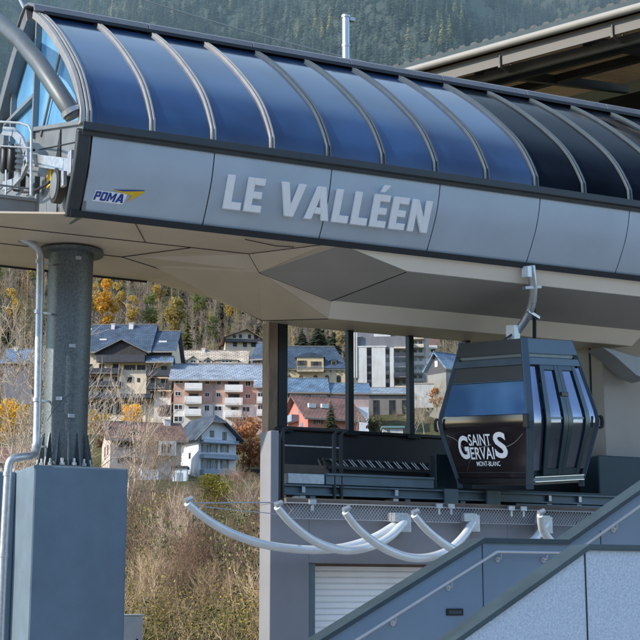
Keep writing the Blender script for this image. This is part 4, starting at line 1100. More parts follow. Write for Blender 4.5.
def roof_gable(root, u0, u1, dep, ze, zr, m, over=.7, th=.26, y0=0., ua=None, clip=0., name='roof'):
    ua = (u0 + u1) / 2 if ua is None else ua; mb = MB(); up = Vector((0, 0, th))
    sl = (zr - ze) / (ua - u0); sr = (zr - ze) / (u1 - ua); c = clip
    f, bk = y0 - over, y0 + dep + over
    if not c:
        mb.slab([Vector(p) + up for p in ((u0 - over, bk, ze - over * sl), (u0 - over, f, ze - over * sl), (ua, f, zr), (ua, bk, zr))], th)
        mb.slab([Vector(p) + up for p in ((u1 + over, f, ze - over * sr), (u1 + over, bk, ze - over * sr), (ua, bk, zr), (ua, f, zr))], th)
    else:
        h = c * (zr - ze); xl_, xr_ = ua - h / sl, ua + h / sr; zc = zr - h; back = h * 1.2
        mb.slab([Vector(p) + up for p in ((u0 - over, bk, ze - over * sl), (u0 - over, f, ze - over * sl), (xl_, f, zc), (ua, f + back, zr), (ua, bk, zr))], th)
        mb.slab([Vector(p) + up for p in ((u1 + over, f, ze - over * sr), (u1 + over, bk, ze - over * sr), (ua, bk, zr), (ua, f + back, zr), (xr_, f, zc))], th)
        mb.slab([Vector(p) + up for p in ((xl_, f, zc), (xr_, f, zc), (ua, f + back, zr))], th)
    o = mb.build(name, m, root)
    mb = MB()
    if not c:
        mb.beam((u0 - over, f - .03, ze - over * sl + th / 2), (ua, f - .03, zr + th / 2), .1, th * 1.5, (0, 1, 0)); mb.beam((u1 + over, f - .03, ze - over * sr + th / 2), (ua, f - .03, zr + th / 2), .1, th * 1.5, (0, 1, 0))
    else:
        mb.beam((u0 - over, f - .03, ze - over * sl + th / 2), (xl_, f - .03, zc + th / 2), .1, th * 1.5, (0, 1, 0)); mb.beam((u1 + over, f - .03, ze - over * sr + th / 2), (xr_, f - .03, zc + th / 2), .1, th * 1.5, (0, 1, 0)); mb.beam((xl_, f - .03, zc + th / 2), (xr_, f - .03, zc + th / 2), .1, th * 1.5)
    mb.build('barge_board', M_rim, o)
    return o
def skylight(F, root, px, dep):
    u0, z0, u1, z1 = F.rect(*px, dep)
    MB().box((u0, dep - .4, z0), (u1, dep + .2, z1)).build('skylight', M_bal_white, root)

# ---- 1 dark gabled apartment block ------------------------------------------------
F = Fac(285, 128, 420, 2); b1 = F.thing('apartment_block', 'cream apartment block with big slate roof and dark timber gable beside the column', 'apartment block')
def E(px, py, dep=0.): return F.uv(px, py, dep)
uL, uR, uM = E(80, 400)[0], E(173, 400)[0], E(146, 400)[0]
ze = E(100, 352)[1]; zr = F.uv(110, 326, 8)[1]
body_side(b1, uL, uM, 16, ze, zr - .4, W_cream)
roof_side(b1, uL + 1.5, uM, 16, ze + .4, zr, R_slate, .9, chim=((.30, .7, .1), (.62, .9, .2)))
zr2 = F.uv(160, 332, 7)[1]; ze2 = E(160, 350)[1]
body_side(b1, uM + .01, uR - .4, 14, ze2 - .5, zr2 - .5, W_cream, y0=.4); roof_side(b1, uM + .2, uR - .4, 14, ze2, zr2, R_slate, .8, y0=.4)
# timber gable
zg0, zga = E(122, 362)[1], E(122, 341.5)[1]; gu0, gu1 = E(98, 355)[0], E(147, 355)[0]
MB().prism([(gu0, -1.0, zg0), (gu1, -1.0, zg0), (gu1, -1.0, E(146, 353)[1]), (E(122, 350)[0], -1.0, zga), (gu0, -1.0, E(100, 352)[1])], (0, 6, 0)).build('timber_gable', W_wood, b1)
roof_gable(b1, gu0, gu1, 6, E(146, 353.5)[1], zga, R_slate, .6, y0=-1.0)
MB().box((uM + .01, .2, E(160, 359)[1]), (uR - .5, .39, ze2 - .1)).build('timber_band', W_wood, b1)
roof_side(b1, uM + .3, uR - .2, 3.2, E(160, 363)[1], E(160, 357.5)[1], R_blue, .3, y0=-1.3)
MB().box((gu0, -1.6, E(122, 362)[1] - .3), (gu1 - .2, -1.01, E(122, 356)[1])).build('balcony', M_bal_dark, b1)
for px in ((85, 369, 121, 374.2), (147, 371, 172.5, 376), (84, 382, 121, 387), (147, 384, 172.5, 389)): balcony(F, b1, px, M_bal_dark)
for px in ((89, 364, 92.5, 369), (99, 364, 104, 369), (112.5, 364, 119, 369.5), (124, 365, 135.5, 370), (137, 365, 145.5, 370), (89, 376.5, 96.5, 381), (99, 376.5, 103, 381), (112.5, 377, 118, 382.5), (126.5, 377, 132, 382), (137, 378, 140, 382), (151, 365.5, 155, 371), (161, 366, 167, 371.5), (150.5, 378, 155, 383.5), (161, 379, 166.5, 385), (89, 390, 93, 394), (99, 389.5, 103, 394), (112, 390, 117, 395), (150, 391, 154, 395.5), (161, 391, 165.5, 396)): window(F, b1, px, M_wframe_d)
MB().box((uL, -2.4, E(100, 399.5)[1]), (uM + 1.5, -.02, E(100, 395.5)[1])).build('lower_canopy', R_dark, b1)
for k in range(6): window(F, b1, (86 + 10 * k, 402, 93 + 10 * k, 414), M_wframe_d, -.03)
MB().box((E(155, 400)[0], -1.0, -7), (uR - .3, -.02, E(160, 398.5)[1])).build('annex', W_white, b1)
window(F, b1, (158.5, 405, 170.5, 416), M_wframe_d, -1.03)
for px in ((100, 339, 107, 342), (139, 341, 146, 344)): skylight(F, b1, px, 3.2)
skylight(F, b1, (159, 341, 167, 345), 3.4)

# ---- 2 pink apartment house ------------------------------------------------------
F = Fac(280, 215, 428, -2); b2 = F.thing('apartment_house', 'pink and white apartment house with pale tiled roof and white balconies', 'apartment house')
uL, uR = E(173.5, 400)[0], E(258, 400)[0]; ze = E(215, 379)[1]; zr = F.uv(215, 365.5, 7)[1]
zsplit = E(215, 404)[1]
MB().box((uL, 0, zsplit), (uR, 14, ze)).build('upper_wall', W_pink, b2)
MB().box((uL + .03, .06, -8), (uR - .03, 13.9, zsplit - .002)).build('lower_wall', W_white, b2)
MB().box((E(213.4, 400)[0], -.12, -8), (E(214.2, 400)[0], -.003, ze)).build('downpipe', M_rim, b2)
roof_side(b2, uL, uR, 14, ze, zr, R_pale, 1.0)
for px in ((185, 384, 202.5, 390.4), (185, 397.2, 202, 403.6), (185, 409.7, 201.3, 415.7), (225, 385.7, 243, 392), (225, 398.6, 242.7, 405), (225.5, 411, 242, 417)): balcony(F, b2, px, M_bal_white, 1.5)
for px in ((188.5, 379.4, 199, 388), (188.5, 393.5, 198.5, 401.5), (188.5, 407, 198, 413.5), (228, 380.5, 239.5, 390), (228, 394, 239.5, 403), (231, 407, 238.5, 415)): window(F, b2, px, M_wframe_d, 0)
for px in ((174.6, 379.3, 183.7, 383.7), (175, 391.5, 181, 396), (205, 380, 209.4, 384.4), (217, 380, 221, 385), (245.3, 381, 250.6, 386.2), (205, 392.5, 209.3, 396.8), (216.3, 392.5, 220.7, 397), (245.3, 394, 250.6, 398.5)): window(F, b2, px, M_wframe)
for px in ((173.8, 404.5, 183, 410), (204.5, 405.2, 209.3, 411), (214, 405.8, 222, 411), (242, 406.5, 250, 412), (173.8, 416, 183, 422), (204, 417, 209, 422), (214, 417, 222, 422), (243, 417, 250, 422)): window(F, b2, px, M_wframe, .05)
# right-hand lower part of the same row
F = Fac(276, 262, 428, -2); b2b = F.thing('row_house', 'narrow mauve house with white balconies squeezed between the pink house and the timber post', 'house')
uL, uR = E(256.5, 400)[0], E(276, 400)[0]; ze = E(262, 387)[1]
body_side(b2b, uL, uR, 11, ze, ze + 2.4, W_mauve); roof_side(b2b, uL, uR, 11, ze, F.uv(262, 377.5, 5.5)[1], R_pale, .6)
for px in ((257, 397.5, 264.5, 403), (257, 410, 264.5, 415.5)): balcony(F, b2b, px, M_bal_white)
for px in ((257.5, 392.5, 263.5, 401.5), (257.5, 405, 263.5, 413)): window(F, b2b, px, M_wframe)

# ---- 3 long tan-roofed building with dormers --------------------------------------
F = Fac(335, 212, 366, 0); b3 = F.thing('long_house', 'long low house with a tan roof and blue dormers behind the pink house', 'house')
uL, uR = E(174, 362)[0], E(246, 362)[0]; ze = E(212, 363)[1]; zr = F.uv(205, 351.5, 6)[1]
body_side(b3, uL, uR, 12, ze - .2, zr - .3, W_greige); roof_side(b3, uL + 2, uR, 12, ze, zr, R_tan, .6, chim=((.3, .8, .5),))
for (xa, xc, xb, yt) in ((186, 193, 201, 356), (203, 208.5, 214, 357.5), (214, 227, 240, 359.5)):
    u0, u1 = E(xa, 362)[0], E(xb, 362)[0]; body_gable(b3, u0 + .4, u1 - .4, 5, ze + .5, E(xc, yt + .6, -.5)[1], W_cream, ze - .8, -.5, name='dormer'); roof_gable(b3, u0 + .4, u1 - .4, 5, ze + .5, E(xc, yt + .4, -.5)[1], R_blue, .3, .15, y0=-.5, name='dormer_roof')
    window(F, b3, ((xa + xc) / 2 + 1.0, 360.0, (xc + xb) / 2 - 1.0, 363.0), M_wframe, -.54)
u0, u1 = E(173, 362)[0], E(184, 362)[0]; body_gable(b3, u0, u1, 5, E(178, 361)[1], E(178, 355.5)[1], W_red, -5, -1.2, name='porch'); roof_gable(b3, u0, u1, 5, E(178, 361)[1], E(178, 355.5)[1], R_brown, .5, .2, y0=-1.2, name='porch_roof')
window(F, b3, (176, 360, 180.5, 363.5), M_wframe, -1.25)

# ---- 4 cream chalet on the upper slope --------------------------------------------
F = Fac(395, 242, 351, -6); b4 = F.thing('hillside_chalet', 'small cream chalet with a low wide gable alone on the upper slope', 'chalet')
u0, u1 = E(222.5, 345)[0], E(263, 345)[0]; ze = E(242, 338)[1]; zr = E(246, 330)[1]
body_gable(b4, u0 + .8, u1 - .8, 12, ze, zr, W_cream, ua=E(247, 335)[0]); roof_gable(b4, u0 + .8, u1 - .8, 12, ze, zr, R_brown, 1.2, ua=E(247, 335)[0])
for px in ((233, 335, 236, 338), (239, 334.5, 242, 338), (248, 334.5, 251, 338.5), (254, 335, 258, 339), (233, 342.5, 237, 346.5), (243, 342.5, 247, 347), (251, 342.5, 256, 347)): window(F, b4, px, M_wframe_d)
balcony(F, b4, (225, 339.8, 262, 342), M_bal_dark, 1.2)
# ---- 5 narrow house with blue roof beside the post ---------------------------------
F = Fac(312, 260, 380, 18); b5 = F.thing('steep_roof_house', 'narrow pale house with a steep blue roof just left of the timber post', 'house')
u0, u1 = E(253, 370)[0], E(272, 370)[0]
body_side(b5, u0, u1, 9, E(258, 358)[1], F.uv(262, 344, 4.5)[1] - .3, W_greige); roof_side(b5, u0, u1, 9, E(262, 358)[1], F.uv(262, 343.5, 4.5)[1], R_slate, .6)
for px in ((254.5, 360, 257.5, 365), (261, 361, 264.5, 366), (255, 369, 258.5, 374)): window(F, b5, px, M_wframe, shutters=M_shut_b)

# ---- 6 yellow mansion ---------------------------------------------------------------
F = Fac(300, 305, 392, -2); b6 = F.thing('yellow_mansion', 'yellow mansion with arched windows, balcony dormer and large blue mansard roof', 'mansion')
uL, uR = E(262, 380)[0], E(346, 380)[0]; ze = E(305, 368.5)[1]; zr = F.uv(312, 346.5, 4.5)[1]
MB().box((uL, 0, -8), (uR, 15, ze)).build('wall', W_yellow, b6)
MB().box((uL - .2, -.25, ze - .35), (uR + .2, -.003, ze + .1)).build('cornice', W_cream, b6)
mb = MB(); i_ = 2.2
q0 = [(uL - .6, -.6, ze), (uR + .6, -.6, ze), (uR - i_, 4.5, zr), (uL + i_, 4.5, zr)]
q1 = [(uL - .6, 15.6, ze), (uR + .6, 15.6, ze), (uR - i_, 10.5, zr), (uL + i_, 10.5, zr)]
mb.add(q0 + q1, [(0, 1, 2, 3), (5, 4, 7, 6), (1, 5, 6, 2), (4, 0, 3, 7), (3, 2, 6, 7), (4, 5, 1, 0)]); rf = mb.build('roof', R_slate, b6)
mb = MB(); mb.beam((uL + i_, 4.5, zr + .05), (uR - i_, 4.5, zr + .05), .3, .15); mb.build('ridge', M_rim, rf)
for k in range(14):
    x = uL + .8 + k * (uR - uL - 1.6) / 13; MB().box((x - .09, -.5, ze - .75), (x + .09, -.003, ze - .36)).build('bracket', W_brownwood, b6)
u0, u1 = E(297, 365)[0], E(323.5, 365)[0]; zd0, zd1 = E(310, 371)[1], E(310, 357)[1]
MB().box((u0, -.35, zd0), (u1, 5, zd1)).build('dormer', W_yellow, b6)
pts = [(u0 + (u1 - u0) * k / 10, -.6, zd1 + .9 * math.sin(PI * k / 10)) for k in range(11)]
MB().prism([(u0 - .4, -.6, zd1 - .1)] + pts + [(u1 + .4, -.6, zd1 - .1)], (0, 6, 0)).build('dormer_roof', R_slate, b6)
for px in ((299.5, 360.5, 304, 367), (313.5, 361.5, 318.5, 367.5)): window(F, b6, px, M_wframe_d, -.38, shutters=M_shut_b)
balcony(F, b6, (297, 366.7, 323.5, 371.3), W_cream, 1.0, -.36, True)
u0, u1 = E(331, 365)[0], E(336.5, 365)[0]; MB().box((u0, .3, E(333, 368.5)[1]), (u1, 4, E(333, 360.5)[1])).build('dormer', W_yellow, b6); MB().box((u0 - .3, .1, E(333, 360.5)[1]), (u1 + .3, 4.2, E(333, 359.6)[1])).build('dormer_roof', R_slate, b6)
window(F, b6, (332, 361.5, 335.7, 367.5), M_wframe_d, .28)
for x in (289, 301, 315.5, 327, 338.7): window(F, b6, (x - 2.1, 377.0, x + 2.1, 383.0), M_shut_b, 0, None, True)

# ---- 7 blue roofed terrace ------------------------------------------------------------
F = Fac(272, 328, 428, -3); b7 = F.thing('terrace_house', 'mauve terrace house with a stepped blue tiled roof below the yellow mansion', 'house')
u0, um, u1, ux = E(280, 400)[0], E(327, 400)[0], E(347, 400)[0], E(369, 400)[0]
body_side(b7, u0, um, 10, E(300, 392)[1], F.uv(300, 379.6, 5)[1] - .3, W_mauve); roof_side(b7, u0, um, 10, E(300, 392)[1], F.uv(300, 379.4, 5)[1], R_blue, .5)
body_side(b7, um + .02, ux, 10, E(335, 393)[1], F.uv(335, 384.5, 5)[1] - .3, W_mauve, y0=.3); roof_side(b7, um + .55, ux, 10, E(335, 393)[1], F.uv(335, 384.2, 5)[1], R_blue, .5, y0=.3)
MB().box((E(352, 400)[0], -.4, -8), (ux - .1, .28, E(355, 407.5)[1])).build('white_wing', W_bluewhite, b7)
for px in ((302, 394, 305.5, 397.5), (306.5, 394, 311.5, 398), (287.5, 393, 291.5, 398)): window(F, b7, px, M_wframe)
window(F, b7, (325, 395, 331, 399), M_wframe, .3)
MB().box((E(352.5, 400)[0], -1.2, E(352, 412)[1]), (E(356, 400)[0], -.41, E(352, 406.5)[1])).build('vent_box', M_bal_white, b7)
# ---- 8 red house -------------------------------------------------------------------------
F = Fac(250, 333, 430, -24); b8 = F.thing('red_house', 'salmon red house with a red-brown roof, two skylights and a spruce in front', 'house')
u0, u1 = E(308, 420)[0], E(359, 420)[0]; ze = E(330, 417)[1]; zr = F.uv(318, 398.2, 5.5)[1]
body_side(b8, u0, u1, 11, ze, zr - .35, W_red); roof_side(b8, u0, u1, 11, ze, zr, R_red, 1.0)
for px in ((308, 403.5, 315, 408), (321, 404, 328, 408.5)): skylight(F, b8, px, 2.2)
for px in ((316, 418.5, 320.5, 424),): window(F, b8, px, M_wframe, shutters=M_shut_b)
for (ya, za, zb_) in ((2.2, -.6, 1.3), (7.5, -.6, 1.3), (3.2, 3.2, 4.9)):
    MB().box((u0 - .06, ya, za), (u0 - .003, ya + 1.0, zb_)).build('window', M_shut_bl, b8)
MB().box((u0 - 1.4, 4.0, 1.7), (u0 - .003, 9.0, 2.9)).build('balcony', M_bal_blue, b8)

# ---- 9 modern white block ----------------------------------------------------------------
F = Fac(330, 380, 396, 4); b9 = F.thing('modern_block', 'modern white tower block with blank panels, dark strips and stacked balconies', 'apartment block')
u0, u1 = E(350, 370)[0], E(411, 370)[0]
MB().box((u0, .6, -10), (u1, 15, E(380, 336)[1])).build('core', W_grey, b9)
MB().box((E(345, 370)[0], 3, -10), (E(402, 370)[0], 14, E(380, 326)[1])).build('upper_core', W_grey, b9)
for px in ((358, 347.5, 366.8, 390), (371.8, 347.3, 385.5, 393)):
    a0, z0, a1, z1_ = F.rect(*px); MB().box((a0, -.2, z0 - 4), (a1, .59, z1_)).build('white_panel', W_white, b9)
a0, z0, a1, z1_ = F.rect(357, 346.0, 386.5, 347.4); MB().box((a0, -.3, z0), (a1, .7, z1_)).build('coping', W_white, b9)
for k in range(5): window(F, b9, (367.2, 350 + 8 * k, 371.4, 355.5 + 8 * k), M_wframe_d, .58); window(F, b9, (386, 349.5 + 8.3 * k, 389.3, 354 + 8.3 * k), M_wframe_d, .58)
for px in ((390, 348, 394, 391), (407, 348, 411, 391)): a0, z0, a1, z1_ = F.rect(*px); MB().box((a0, -.6, z0 - 3), (a1, .59, z1_)).build('white_pier', W_white, b9)
for y in (347, 356.5, 366.5, 376.5, 386): a0, z0, a1, z1_ = F.rect(394, y, 407, y + 1.6); MB().box((a0, -.5, z0), (a1, .59, z1_)).build('floor_slab', W_cream, b9)
for y in (353.5, 363.5, 373.5): balcony(F, b9, (393.8, y, 407.2, y + 4.3), M_bal_dark, 1.4, -.5)
for y in (350, 359, 369, 379): window(F, b9, (396, y, 400, y + 5.5), M_wframe, .57); window(F, b9, (402, y, 406, y + 5.5), M_wframe, .57)
for px in ((374, 332.5, 390.5, 338), (349, 337, 352, 350), (357, 337, 361, 346), (401, 339, 407, 345)): a0, z0, a1, z1_ = F.rect(*px, 2.9); MB().box((a0, 2.4, z0), (a1, 2.99, z1_)).build('white_panel', W_white, b9)
for x in (363, 369, 378, 385, 392): window(F, b9, (x, 340, x + 4, 344.5), M_wframe, 2.97)
for x in (353.5, 356): a0, z0, a1, z1_ = F.rect(x, 333, x + 1.3, 378); MB().box((a0, -.4, z0), (a1, .3, z1_)).build('white_strut', W_white, b9)
# ---- 10 right tower -----------------------------------------------------------------------
F = Fac(345, 420, 385, 8); b10 = F.thing('balcony_tower', 'slim cream residential tower with stacked balconies seen through the third pane', 'apartment tower')
u0, u1 = E(409, 360)[0], E(426, 360)[0]
MB().box((u0, 0, -8), (u1, 12, E(418, 328)[1])).build('wall', W_greige, b10)
for k in range(6):
    y = 333 + 8.6 * k; balcony(F, b10, (411 + (k % 2), y + 3.2, 424, y + 6), W_cream, 1.3); window(F, b10, (413, y - 1, 417, y + 4), M_wframe); window(F, b10, (419, y - 1, 422.5, y + 4), M_wframe)
# white balconied house just behind it
F = Fac(360, 432, 372, 0); b10b = F.thing('balcony_house', 'pale house with long white balconies partly behind the residential tower', 'house')
u0, u1 = E(420, 360)[0], E(438, 360)[0]; body_side(b10b, u0, u1, 10, E(430, 345)[1], E(430, 340)[1], W_white); roof_side(b10b, u0, u1, 10, E(430, 345)[1], F.uv(430, 337, 5)[1], R_brown, .8)
for y in (346, 353, 360): balcony(F, b10b, (421, y, 437, y + 2.6), M_bal_white, 1.2)
for y in (348.7, 355.8): window(F, b10b, (424, y, 428, y + 4), M_wframe_d); window(F, b10b, (431, y, 435, y + 4), M_wframe_d)
# ---- 11 timber house with blue roof --------------------------------------------------------
F = Fac(285, 446, 390, -38); b11 = F.thing('timber_chalet', 'dark timber chalet on a grey plinth with a blue roof left of the cabin', 'chalet')
u0, u1 = E(446, 375)[0], E(470, 375)[0]; dep_ = 5.6
ze, zr = E(446, 366)[1], E(446, 366)[1] + 3.0; zs_ = E(446, 372)[1]
MB().box((u0 + .05, .05, -8), (u1, dep_ - .05, zs_)).build('plinth', W_stone, b11)
body_side(b11, u0, u1, dep_, ze, zr - .2, W_brownwood, zs_ + .002); roof_side(b11, u0, u1, dep_, ze, zr, R_blue, .7)
MB().box((u0 - .06, 2.4, zs_ + 1.4), (u0 - .003, 3.2, zs_ + 2.6)).build('window', M_bal_white, b11)
# ---- 12 stone hall with tall openings, and teal shed ------------------------------------------
F = Fac(292, 390, 428, 0); b12 = F.thing('stone_hall', 'low grey stone hall with three tall dark openings under the modern block', 'hall')
u0, u1 = E(367, 410)[0], E(411, 410)[0]; MB().box((u0, 0, -5), (u1, 9, E(390, 394)[1])).build('wall', W_stone, b12)
roof_side(b12, u0, u1, 9, E(390, 394)[1], F.uv(390, 389, 4.5)[1], R_pale, .5)
for x in (373, 389, 402): window(F, b12, (x, 400, x + 6.5, 417), M_wframe_d)
F = Fac(262, 392, 434, 0); b12b = F.thing('teal_shed', 'small shed with a flat teal roof below the stone hall', 'shed')
u0, u1 = E(383, 430)[0], E(403, 430)[0]; MB().box((u0, 0, -5), (u1, 4, E(392, 428)[1])).build('wall', W_white, b12b); MB().box((u0 - .3, -.4, E(392, 428)[1]), (u1 + .3, 4.3, E(392, 426.2)[1])).build('roof', mat('teal_sheet', (.20, .36, .38), .6), b12b)
window(F, b12b, (387, 429.5, 390, 432.5), M_wframe)
F = Fac(288, 425, 388, 0); rw = F.thing('retaining_wall', 'long pale retaining wall above the bare bank seen through the third pane', 'wall')
MB().box((E(409, 385)[0], 0, -4), (E(440, 385)[0], .5, E(425, 384)[1])).build('wall', W_white, rw); MB().box((E(409, 385)[0], -.1, E(425, 384)[1]), (E(440, 385)[0], .6, E(425, 382.8)[1])).build('coping', W_greige, rw)

# ---- 13 white four-storey chalet -------------------------------------------------------------
F = Fac(238, 217, 480, -30); b13 = F.thing('white_chalet', 'tall white chalet with clipped slate gable roof and three rows of balconies', 'chalet')
u0, u1 = E(198.5, 450)[0], E(236, 450)[0]; ze, zr = E(212, 436)[1], E(214, 416)[1]; ua = E(214, 430)[0]
ze = (E(198.5, 436)[1] + E(236, 436)[1]) / 2
body_gable(b13, u0, u1, 9.5, ze, zr - (zr - ze) * .0, W_bluewhite, ua=(u0 + u1) / 2 - .3)
roof_gable(b13, u0, u1, 9.5, ze, zr, R_dark, 1.1, ua=(u0 + u1) / 2 - .3, clip=.35)
for px in ((200, 441, 235, 443.3), (200, 455, 235, 458.5), (200, 470.3, 235, 474.5)): balcony(F, b13, px, M_bal_blue, 1.5, 0, px[1] < 450)
for (y0_, y1_) in ((444.5, 452.5), (460, 469)):
    for (xa, xb) in ((203, 206.5), (211.5, 215.5), (222.5, 226.5)): window(F, b13, (xa, y0_, xb, y1_), M_wframe, 0, M_shut_bl)
for px in ((210, 430.5, 214, 437), (222.5, 432, 226.5, 440), (199.3, 431.5, 201.5, 440)): window(F, b13, px, M_wframe_d, 0)
for px in ((203, 476, 207, 480.5), (211.5, 476.5, 215, 481), (222, 476.5, 226.5, 481)): window(F, b13, px, M_wframe)
for z in (3.6, 6.4): MB().box((u0 - .05, 3, z), (u0 - .003, 3.7, z + 1.0)).build('window', M_winpane, b13)
# ---- 14 old greige house -----------------------------------------------------------------------
F = Fac(225, 140, 487, -16); b14 = F.thing('old_village_house', 'old beige village house with a brown roof half hidden by bare trees', 'house')
u0, u1 = E(110, 460)[0], E(181, 460)[0]; ze = E(140, 438.5)[1]; zr = F.uv(138, 424, 5)[1]
body_side(b14, u0, u1, 10, ze, zr - .3, W_greige); roof_side(b14, u0, u1, 10, ze, zr, R_brown, .9, chim=((.86, 1.0, .7),))
for px in ((120, 442, 124.5, 449), (130, 442, 134.5, 449), (142, 443, 145, 449), (152, 450, 155, 455), (120, 457, 124, 463), (130, 457, 135, 463), (151, 465, 154, 470), (140, 459, 144, 465)): window(F, b14, px, M_wframe, shutters=M_shut_b)
window(F, b14, (149.5, 478, 154, 485.5), M_wframe_d)
a0, z0, a1, z1_ = F.rect(158, 441.5, 175, 456); MB().box((a0, -1.0, z0), (a1, -.004, z1_)).build('bay', M_bal_white, b14); window(F, b14, (161, 443.5, 166, 453.5), M_wframe, -1.02); window(F, b14, (167, 443.5, 172, 453.5), M_wframe, -1.02)
MB().box((E(141, 470)[0], -.6, -7), (E(158, 470)[0], -.004, E(150, 470)[1])).build('porch', W_bluewhite, b14)
a0, z0, a1, z1_ = F.rect(128, 430, 138, 437, 2.2); MB().box((a0, .8, z0), (a1, 4, z1_)).build('dormer', R_brown, b14); window(F, b14, (130.5, 431.5, 136, 435.5), M_wframe, .76)
for (ya, z) in ((2.2, 8.5), (5.4, 8.5), (2.2, 5.2), (5.4, 5.2), (3.8, 11.8)): MB().box((u0 - .06, ya, z), (u0 - .003, ya + 1.3, z + 1.5)).build('side_window', M_shut_b, b14)
# ---- 15 sheds ------------------------------------------------------------------------------------
F = Fac(218, 180, 486, 0); b15 = F.thing('garden_shed', 'small white box-shaped garden shed left of the white chalet', 'shed')
u0, u1 = E(172.5, 475)[0], E(186.5, 475)[0]; MB().box((u0, 0, -4), (u1, 3, E(180, 468)[1])).build('wall', W_bluewhite, b15); MB().box((u0 - .2, -.25, E(180, 468)[1]), (u1 + .2, 3.2, E(180, 466)[1])).build('roof', R_dark, b15); MB().box((u0 + .6, -.05, 0.2), (u0 + 1.5, -.003, 2)).build('door', M_bal_blue, b15)
F = Fac(245, 250, 486, -4); b16 = F.thing('garage', 'low pale garage with dark openings right of the white chalet', 'garage')
u0, u1 = E(236, 475)[0], E(262, 475)[0]; MB().box((u0, 0, -4), (u1, 5, E(250, 473)[1])).build('wall', W_greige, b16); MB().box((u0 - .3, -.5, E(250, 473)[1]), (u1 + .3, 5.3, E(250, 469.5)[1])).build('roof', R_dark, b16)
for px in ((236.5, 476, 240.5, 482), (246, 475.5, 249.5, 478.5)): window(F, b16, px, M_wframe_d)
# ---- left side houses ---------------------------------------------------------------------------------
F = Fac(330, 18, 380, 0); b17 = F.thing('blue_roof_house', 'grey house with a blue roof behind the bare branches at the far left', 'house')
u0, u1 = E(3, 365)[0], E(33, 365)[0]; body_side(b17, u0, u1, 9, E(18, 362)[1], E(18, 352)[1] - .4, W_grey); roof_side(b17, u0, u1, 9, E(18, 362)[1], F.uv(18, 350, 4.5)[1], R_blue, .6, chim=((.3, .9, .5),))
for x in (6, 14, 22): window(F, b17, (x, 366, x + 4, 371), M_wframe)
F = Fac(200, 12, 488, 10); b18 = F.thing('white_cottage', 'low white cottage half hidden by brush left of the drain pipe', 'cottage')
u0, u1 = E(-14, 470)[0], E(34, 470)[0]; body_side(b18, u0, u1, 8, E(12, 461)[1], E(12, 452)[1], W_white); roof_side(b18, u0, u1, 8, E(12, 461)[1], F.uv(12, 449, 4)[1], R_brown, .6)
for x in (2, 16, 26): window(F, b18, (x, 464, x + 4, 471), M_wframe)
# ================================================================== VEGETATION
def mesh_np(name, V, Fq, m, tint=None, parent=None, smooth=False):
    """V (n,3), Fq (k,3|4)"""
    me = bpy.data.meshes.new(name); V = np.asarray(V, np.float32); Fq = np.asarray(Fq, np.int32); k = Fq.shape[1]
    me.vertices.add(len(V)); me.vertices.foreach_set('co', V.ravel())
    me.loops.add(Fq.size); me.loops.foreach_set('vertex_index', Fq.ravel())
    me.polygons.add(len(Fq)); me.polygons.foreach_set('loop_start', np.arange(0, Fq.size, k, dtype=np.int32)); me.polygons.foreach_set('loop_total', np.full(len(Fq), k, np.int32))
    me.update(calc_edges=True); me.validate()
    if tint is not None:
        at = me.color_attributes.new('tint', 'FLOAT_COLOR', 'POINT'); t = np.ones((len(V), 4), np.float32); t[:, :3] = tint; at.data.foreach_set('color', t.ravel())
    me.materials.append(m)
    o = bpy.data.objects.new(name, me); COL.objects.link(o)
    if parent is not None: o.parent = parent
    return o
M_bark = mat('bark', (.10, .085, .07), .9, 0, 4, .3, attr=True)
M_leaf = mat('foliage', (.06, .08, .03), .75, 0, .8, .25, attr=True, spec=.25)
M_far = mat('far_forest', (.06, .08, .09), .95, 0, .05, .15, attr=True, spec=.0)
for mm in (M_leaf, M_far):
    bb = mm.node_tree.nodes['Principled BSDF']; bb.inputs['Transmission Weight'].default_value = 0
    N_, L_ = mm.node_tree.nodes, mm.node_tree.links
    tr = N_.new('ShaderNodeBsdfTranslucent'); mx = N_.new('ShaderNodeMixShader'); mx.inputs['Fac'].default_value = .4
    src = bb.inputs['Base Color'].links[0].from_socket; L_.new(src, tr.inputs['Color'])
    L_.new(bb.outputs[0], mx.inputs[1]); L_.new(tr.outputs[0], mx.inputs[2]); L_.new(mx.outputs[0], N_['Material Output'].inputs['Surface'])
M_far = mat('far_forest', (.06, .08, .09), .9, 0, .05, .2, attr=True, spec=.0)
M_twig = mat('brush_twig', (.2, .16, .11), .9, 0, .4, .25, attr=True, spec=.1)

def strip_tubes(segs):
    """segs: array (n,8) p0 r0 p1 r1 -> 3-sided tubes"""
    segs = np.asarray(segs, float); p0, r0, p1, r1 = segs[:, :3], segs[:, 3], segs[:, 4:7], segs[:, 7]
    d = p1 - p0; d /= np.linalg.norm(d, axis=1, keepdims=True) + 1e-9
    ref = np.where(np.abs(d[:, 2:3]) < .9, [[0, 0, 1.]], [[1., 0, 0]]); x = np.cross(d, ref); x /= np.linalg.norm(x, axis=1, keepdims=True) + 1e-9; y = np.cross(d, x)
    V = []
    for k in range(3):
        a = 2 * PI * k / 3; o = x * math.cos(a) + y * math.sin(a); V.append(p0 + o * r0[:, None]); V.append(p1 + o * r1[:, None])
    n = len(segs); V = np.stack(V, 1).reshape(-1, 3)     # 6 per seg: p0k0,p1k0,p0k1,p1k1,...
    b0 = np.arange(n)[:, None] * 6
    Fq = np.concatenate([b0 + np.array([[0, 2, 3, 1]]), b0 + np.array([[2, 4, 5, 3]]), b0 + np.array([[4, 0, 1, 5]])], 0)
    return V, Fq
